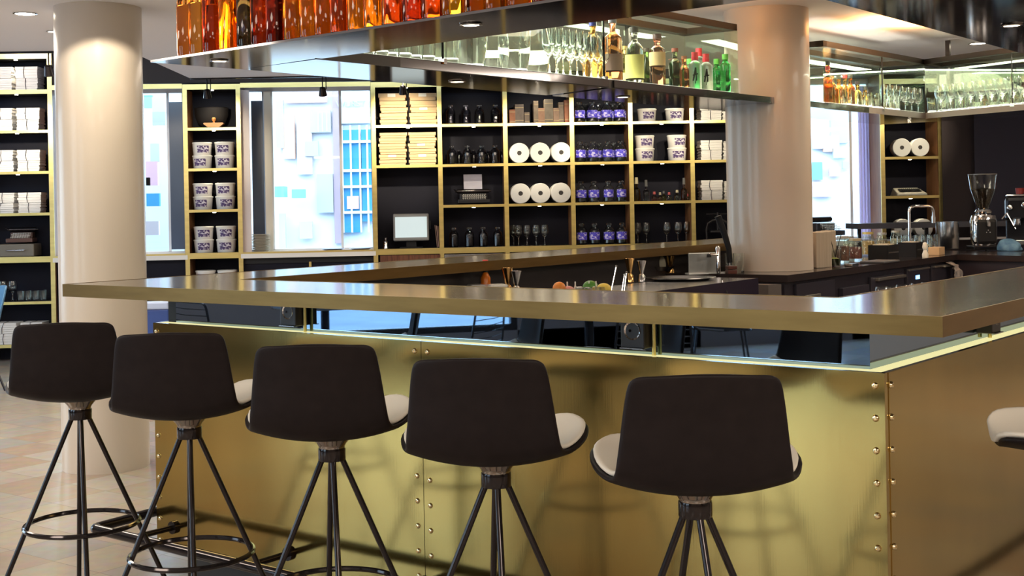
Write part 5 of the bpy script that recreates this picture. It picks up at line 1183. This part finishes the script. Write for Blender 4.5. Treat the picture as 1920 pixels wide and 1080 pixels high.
MB().lathe([(.0208, .012), (.0214, .012), (.0214, .040), (.0208, .040)], seg=20).build('paper_label', mat('white_red_label', (.72, .45, .38), .5), hs_, True)
for px, lab in ((896, 'folded white napkin left of the hot sauce bottle'), (932, 'folded white napkin right of the hot sauce bottle')):
    o = MB().box((0, 0, .024), (.09, .09, .048), .3).build('folded_napkin', PAPER, None, bevel=.008, loc=stp_(px, 552)); tag(o, lab, 'napkin')
sk = thing('small_tap', 'small chrome tap head behind the front bar top near its left end', 'tap', stp_(641, 563)); MB().lathe([(0, 0), (.012, 0), (.012, .10), (.014, .11), (0, .112)], seg=16).build('tap_stem', CHROME, sk, True); MB().tube([(.01, 0, .10), (.045, 0, .102)], .005, 8).build('tap_lever', CHROME, sk, True)
iw = thing('speed_rail_shelf', 'narrow steel shelf fixed along the front of the prep station', 'shelf', (A0[0], A0[1], 0)); MB().prism(lp([(1.10, 1.30), (1.38, 1.30), (1.40, 2.0), (1.13, 2.0)]), WSZ-.03, WSZ).build('shelf_plate', STEEL, iw)
for q_ in ((1.13, 1.34), (1.35, 1.34), (1.15, 1.96), (1.37, 1.96)): p = br(*q_); MB().box((p[0], p[1], (WSZ-.03)/2), (.03, .03, WSZ-.03), BRZ).build('shelf_leg', STEEL, iw)
fb = thing('fruit_bowl', 'wide low bowl holding fruit on the prep station', 'bowl', stp_(1100, 566)); fb.location.z = WSZ+.001
MB().lathe([(0, 0), (.09, 0), (.14, .02), (.155, .034), (.150, .036), (.13, .024), (.08, .008), (0, .008)], seg=36).build('bowl', mat('grey_bowl', (.30, .30, .31), .4), fb, True)
def fruit(name, c, loc, r, lab, cat, sz=.95, ry=0):
    bm = bmesh.new(); bmesh.ops.create_uvsphere(bm, u_segments=22, v_segments=14, radius=r)
    for v in bm.verts:
        f = 1-.10*max(0, abs(v.co.z)/r-.8)*5; v.co.x *= f; v.co.y *= f; v.co.z *= sz
    me = bpy.data.meshes.new(name); bm.to_mesh(me); bm.free(); me.materials.append(vary('skin_'+name, c, tuple(v*.85 for v in c), .4, 0, (1, 1, 1), 60, 2, .1)); me.polygons.foreach_set('use_smooth', [True]*len(me.polygons))
    o = bpy.data.objects.new(name, me); COL.objects.link(o); o.location = loc; o.rotation_euler.y = ry; return tag(o, lab, cat)
fx, fy, fz = fb.location; s_ = lambda px: (ray(px, 530)[0]/ray(px, 530)[1])
fruit('orange', (.90, .30, .05), (s_(1048)*(fy), fy-.02, fz+.062), .028, 'bright orange at the left of the fruit bowl', 'orange'); 
fruit('pink_citrus', (.80, .35, .32), (s_(1066)*fy, fy, fz+.048), .026, 'pinkish peeled citrus beside the orange', 'citrus', .8)
fruit('lemon', (.92, .68, .12), (s_(1132)*fy, fy, fz+.052), .026, 'yellow lemon at the right of the fruit bowl', 'lemon', 1.25, pi/2)
fruit('lime', (.10, .30, .05), (s_(1108)*fy, fy+.04, fz+.058), .030, 'green lime behind the ice spikes', 'lime', 1.15, pi/2)
for i, px in enumerate((1064, 1079, 1105, 1118)):
    o = MB().lathe([(0, 0), (.010, 0), (.006, .04), (.003, .05), (.003, .065), (0, .066)], seg=12).build('dropper_bottle', mat('dropper_white', (.74, .74, .68), .3), None, True, loc=(s_(px)*fy, fy+.02, fz+.020)); tag(o, '%s pale pointed squeeze bottle standing among the fruit' % ORD[i], 'bottle', 'squeeze bottles among the fruit')
for i, (px, w) in enumerate(((1085, .03), (1098, .034), (1116, .03), (1126, .028))):
    o = MB().box((0, 0, .022), (w, .03, .044), i, .1).build('ice_cube', glassmat('ice', (.92, .92, .90), .25, 1.31), None, bevel=.005, loc=(s_(px)*fy, fy-.03-.035*(i % 2), fz+.022)); tag(o, '%s ice cube in the fruit bowl' % ORD[i], 'ice', 'ice cubes in the fruit bowl')
for i, (x0, y0, x1, y1) in enumerate(((1146, 545, 1157, 500), (1166, 547, 1172, 516), (1170, 548, 1176, 512))):
    p = stp_(x0, y0+2); kz = (y0+2-y1)/FPX*p[1]; dx = (x1-x0)/FPX*p[1]
    o = MB().tube([(0, 0, 0), (dx, .01, kz)], .0035, 8).lathe([(0, 0), (.006, .002), (.006, .006), (0, .010)], (dx, .01, kz-.003), 10).build('bar_spoon', CHROME, None, True, loc=p); tag(o, '%s chrome bar spoon leaning beside the fruit bowl' % ORD[i], 'spoon', 'bar spoons by the fruit')
# trays, scoop, shell, splashback
o = MB().lathe([(0, 0), (.15, 0), (.19, .012), (.192, .016), (.188, .016), (.15, .005), (0, .005)], seg=40).build('oval_tray', STEEL, None, True, loc=stp_(1275, 525)); o.scale = (1, .8, 1); tag(o, 'oval steel serving tray on the prep station before the sink', 'tray')
o = MB().lathe([(0, 0), (.06, 0), (.085, .025), (.087, .027), (.083, .026), (.06, .006), (0, .005)], seg=30).build('metal_bowl', STEEL, None, True, loc=stp_(1238, 513)); o.location.z += .017; tag(o, 'shallow metal bowl holding the cream cloth', 'bowl')
cloth_blob('cream_cloth', mat('cream_cloth', (.72, .68, .52), .8), (o.location.x, o.location.y, o.location.z+.012), .035, 'pointed cream cloth in the shallow metal bowl', 'cloth', 1.5, 5)
sp_ = thing('sink_splashback', 'grey steel splashback standing behind the small sink tap', 'splashback', stp_(1321, 513), radians(14)); 
MB().box((-.0, 0, .060), (.20, .012, .125)).build('steel_plate', vary('grey_steel_plate', (.42, .44, .44), (.34, .36, .36), .35, .7, (1, 1, 1), 12, 3), sp_, bevel=.006); MB().box((.01, -.03, .004), (.26, .06, .008)).build('white_ledge', mat('white_ledge', (.8, .82, .84), .3), sp_)
sf = thing('sink_tap', 'short chrome beer style tap beside the splashback', 'tap', stp_(1343, 514)); sf.location = (sp_.location.x+.065, sp_.location.y-.09, WSZ+.001)
MB().lathe([(0, 0), (.014, 0), (.014, .15), (.010, .16), (0, .16)], seg=18).build('tap_stem', CHROME, sf, True); MB().tube([(0, -.01, .11), (-.05, -.02, .115), (-.055, -.02, .10)], .008, 10).build('tap_spout', CHROME, sf, True); MB().lathe([(0, 0), (.014, 0), (.012, .018), (0, .02)], (-.055, -.02, .098), 14).build('tap_nozzle', BLACKM, sf, True)
bt = thing('beer_tap_handle', 'long black tapering tap handle leaning against the bar pillar', 'tap handle', (sf.location.x+.05, sf.location.y+.07, WSZ+.001))
MB().tube([(.03, 0, 0), (.03, 0, .06)], .012, 12).build('handle_base', CHROME, bt, True); MB().tube([(.03, 0, .06), (.025, 0, .14), (.0, 0, .23), (-.035, 0, .33)], .014, 12, False, .020).build('handle_grip', BLACKM, bt, True)
for i, (px, dx) in enumerate(((1350, .0), (1362, .0))):
    TUM.put((sp_.location.x+.15+.05*i, sp_.location.y+.0, WSZ+.001), 0, '%s clear tumbler between the splashback and the bar pillar' % ORD[i], 'tumblers by the bar pillar', (.8, .8, 1.2))
for i in range(2):
    o = MB().box((0, 0, .011), (.055, .05, .020), .2).build('chocolate_block', mat('chocolate_brown', (.10, .03, .02), .4), None, bevel=.003, loc=stp_(1371, 513)); o.location.z = WSZ+.001+.023*i; o.location.y = sp_.location.y-.05; tag(o, '%s dark brown block beside the bar pillar' % ('lower', 'upper')[i], 'block', 'dark brown blocks')
pu = thing('hanging_sensor', 'small black dispenser nozzle hanging below the prep station edge', 'nozzle', stp_(1356, 528)); pp_ = P(1356, 545, .93); pu.location = (pp_[0], pp_[1]-.03, .90)
MB().lathe([(0, 0), (.018, 0), (.019, .02), (.014, .035), (0, .036)], seg=18).build('nozzle_cap', BLACKM, pu, True); MB().tube([(0, 0, .035), (-.008, 0, .085)], .004, 8).build('hose', CHROME, pu, True)

# ============================================================ SEATING AREA LEFT AND BEHIND THE CAMERA (in view at the left edge and in the mirror)
BLUEC = mat('sky_blue_shell', (.16, .36, .60), .35); NAVYC = mat('royal_blue_seat', (.03, .07, .28), .5)
def shell_chair(m, label):
    t = thing('shell_chair', label, 'chair')
    prof = [(.20, .45, .19), (.12, .455, .21), (0, .45, .215), (-.12, .46, .19), (-.18, .50, .13), (-.20, .56, .11), (-.215, .64, .17), (-.235, .74, .21), (-.25, .80, .18), (-.255, .82, .12)]
    vs = []; nx = 12
    for y, z, w in prof:
        for k in range(nx+1):
            s = -1+2*k/nx; vs.append((s*w, y+.03*s*s*(z > .55), z+.015*s*s*(z < .5)))
    o = MB().add(vs, [(i*(nx+1)+k, i*(nx+1)+k+1, (i+1)*(nx+1)+k+1, (i+1)*(nx+1)+k) for i in range(len(prof)-1) for k in range(nx)]).build('seat_shell', m, t, True)
    s = o.modifiers.new('s', 'SOLIDIFY'); s.thickness = .012; o.modifiers.new('b', 'SUBSURF').render_levels = 1
    for sx_ in (-1, 1):
        for sy_ in (-1, 1): MB().tube([(sx_*.06, sy_*.05, .445), (sx_*.21, sy_*.20, 0)], .009, 8).build('leg', BLKMETAL, t, True)
    return t
c1_ = shell_chair(BLUEC, 'pale blue shell chair at the left edge, in front of the paper shelves'); c1_.location = (-4.30, 10.05, 0); c1_.rotation_euler.z = radians(120)
c2_ = shell_chair(mat('mid_blue_shell', (.10, .24, .62), .4), 'brighter blue shell chair half hidden behind the left pillar'); d = ray(140, 560); c2_.location = (d[0]/d[1]*9.6, 9.6, 0); c2_.rotation_euler.z = radians(150)
bn = thing('blue_bench', 'royal blue upholstered bench behind the left pillar', 'bench', (0, 0, 0)); d = ray(262, 560); X = d[0]/d[1]*8.6; bn.location = (X, 8.6, 0)
MB().box((0, 0, .40), (.42, .10, .66)).build('bench_back', NAVYC, bn, bevel=.01); MB().box((0, -.0, .755), (.42, .11, .05)).build('bench_top', mat('pale_blue_trim', (.45, .55, .80), .5), bn, bevel=.01); MB().box((0, .3, .22), (.42, .5, .40)).build('bench_seat', NAVYC, bn, bevel=.01)
def wire_chair():
    t = thing('wire_chair', 'x', 'chair')
    def rr(pts, r=.006, cl=False): return MB().tube(rounded(pts, .05), r, 8)
    rr([(-.22, .02, .45), (-.23, -.20, .47), (-.20, -.25, .82), (.20, -.25, .82), (.23, -.20, .47), (.22, .02, .45)], .008).build('back_frame', BLKMETAL, t, True)
    m = MB()
    for i in range(8):
        z = .50+i*.04; m.tube([(-.225+.003*i, -.205-.006*i, z), (0, -.235-.006*i, z), (.225-.003*i, -.205-.006*i, z)], .003, 6)
    m.build('back_wires', BLKMETAL, t)
    m = MB()
    for i in range(11): x = -.20+i*.04; m.tube([(x, .22, .45), (x, 0, .44), (x, -.20, .46)], .003, 6)
    m.tube([(-.22, .22, .45), (.22, .22, .45), (.22, -.2, .465), (-.22, -.2, .465)], .007, 8, True); m.build('seat_wires', BLKMETAL, t)
    for sx_ in (-1, 1):
        for sy_ in (-1, 1): MB().tube([(sx_*.19, sy_*.17, .45), (sx_*.24, sy_*.23, 0)], .008, 8).build('leg', BLKMETAL, t, True)
    return t
WC_ = Proto(wire_chair)
for i, (x, y, a, w) in enumerate(((-3.3, 2.2, 100, 'nearest the bar front'), (-4.4, 3.1, 40, 'between the two round tables'), (-5.0, 1.0, 200, 'near the street windows'), (-3.4, .3, 80, 'left of the camera'), (-4.6, 4.6, 150, 'beside the far round table'), (-3.0, -.9, 60, 'farthest behind the camera'))):
    WC_.put((x, y, 0), radians(a), 'black wire chair %s, reflected in the smoked mirror' % w, 'black wire chairs')
def table(label, x, y):
    t = thing('round_table', label, 'table', (x, y, 0)); MB().lathe([(0, .71), (.36, .71), (.37, .72), (.37, .735), (0, .735)], seg=36).build('table_top', mat('table_grey_blue', (.10, .12, .15), .3), t, True)
    MB().tube([(0, 0, .71), (0, 0, .02)], .03, 14).build('pedestal', BLKMETAL, t, True); MB().lathe([(0, 0), (.24, 0), (.23, .015), (0, .025)], seg=28).build('base', BLKMETAL, t, True)
table('small round table near the bar front, reflected in the mirror', -4.1, 2.3); table('small round table by the street windows, reflected in the mirror', -5.1, 3.9); table('small round table left of the camera, reflected in the mirror', -4.1, -.1)
po_ = thing('potted_plant', 'small green plant in a brown pot on the table near the bar front', 'plant', (-4.1, 2.3, .736)); MB().lathe([(0, 0), (.05, 0), (.065, .11), (.06, .11), (0, .09)], seg=20).build('pot', mat('brown_pot', (.28, .14, .07), .6), po_, True)
m = MB(); rnd = random.Random(5)
for i in range(46):
    a, e_ = rnd.uniform(0, 6.28), rnd.uniform(.3, 1.4); r = rnd.uniform(.04, .13); c = (r*cos(a)*cos(e_), r*sin(a)*cos(e_), .11+r*sin(e_)); m.add([(c[0], c[1], c[2]-.01), (c[0]+.015, c[1]+.01, c[2]), (c[0]+.02*cos(a), c[1]+.02*sin(a), c[2]+.03), (c[0]-.015, c[1]-.01, c[2])], [(0, 1, 2, 3)]); m.tube([(0, 0, .09), c], .0015, 4)
m.build('leaves', mat('leaf_green', (.08, .25, .05), .5), po_)
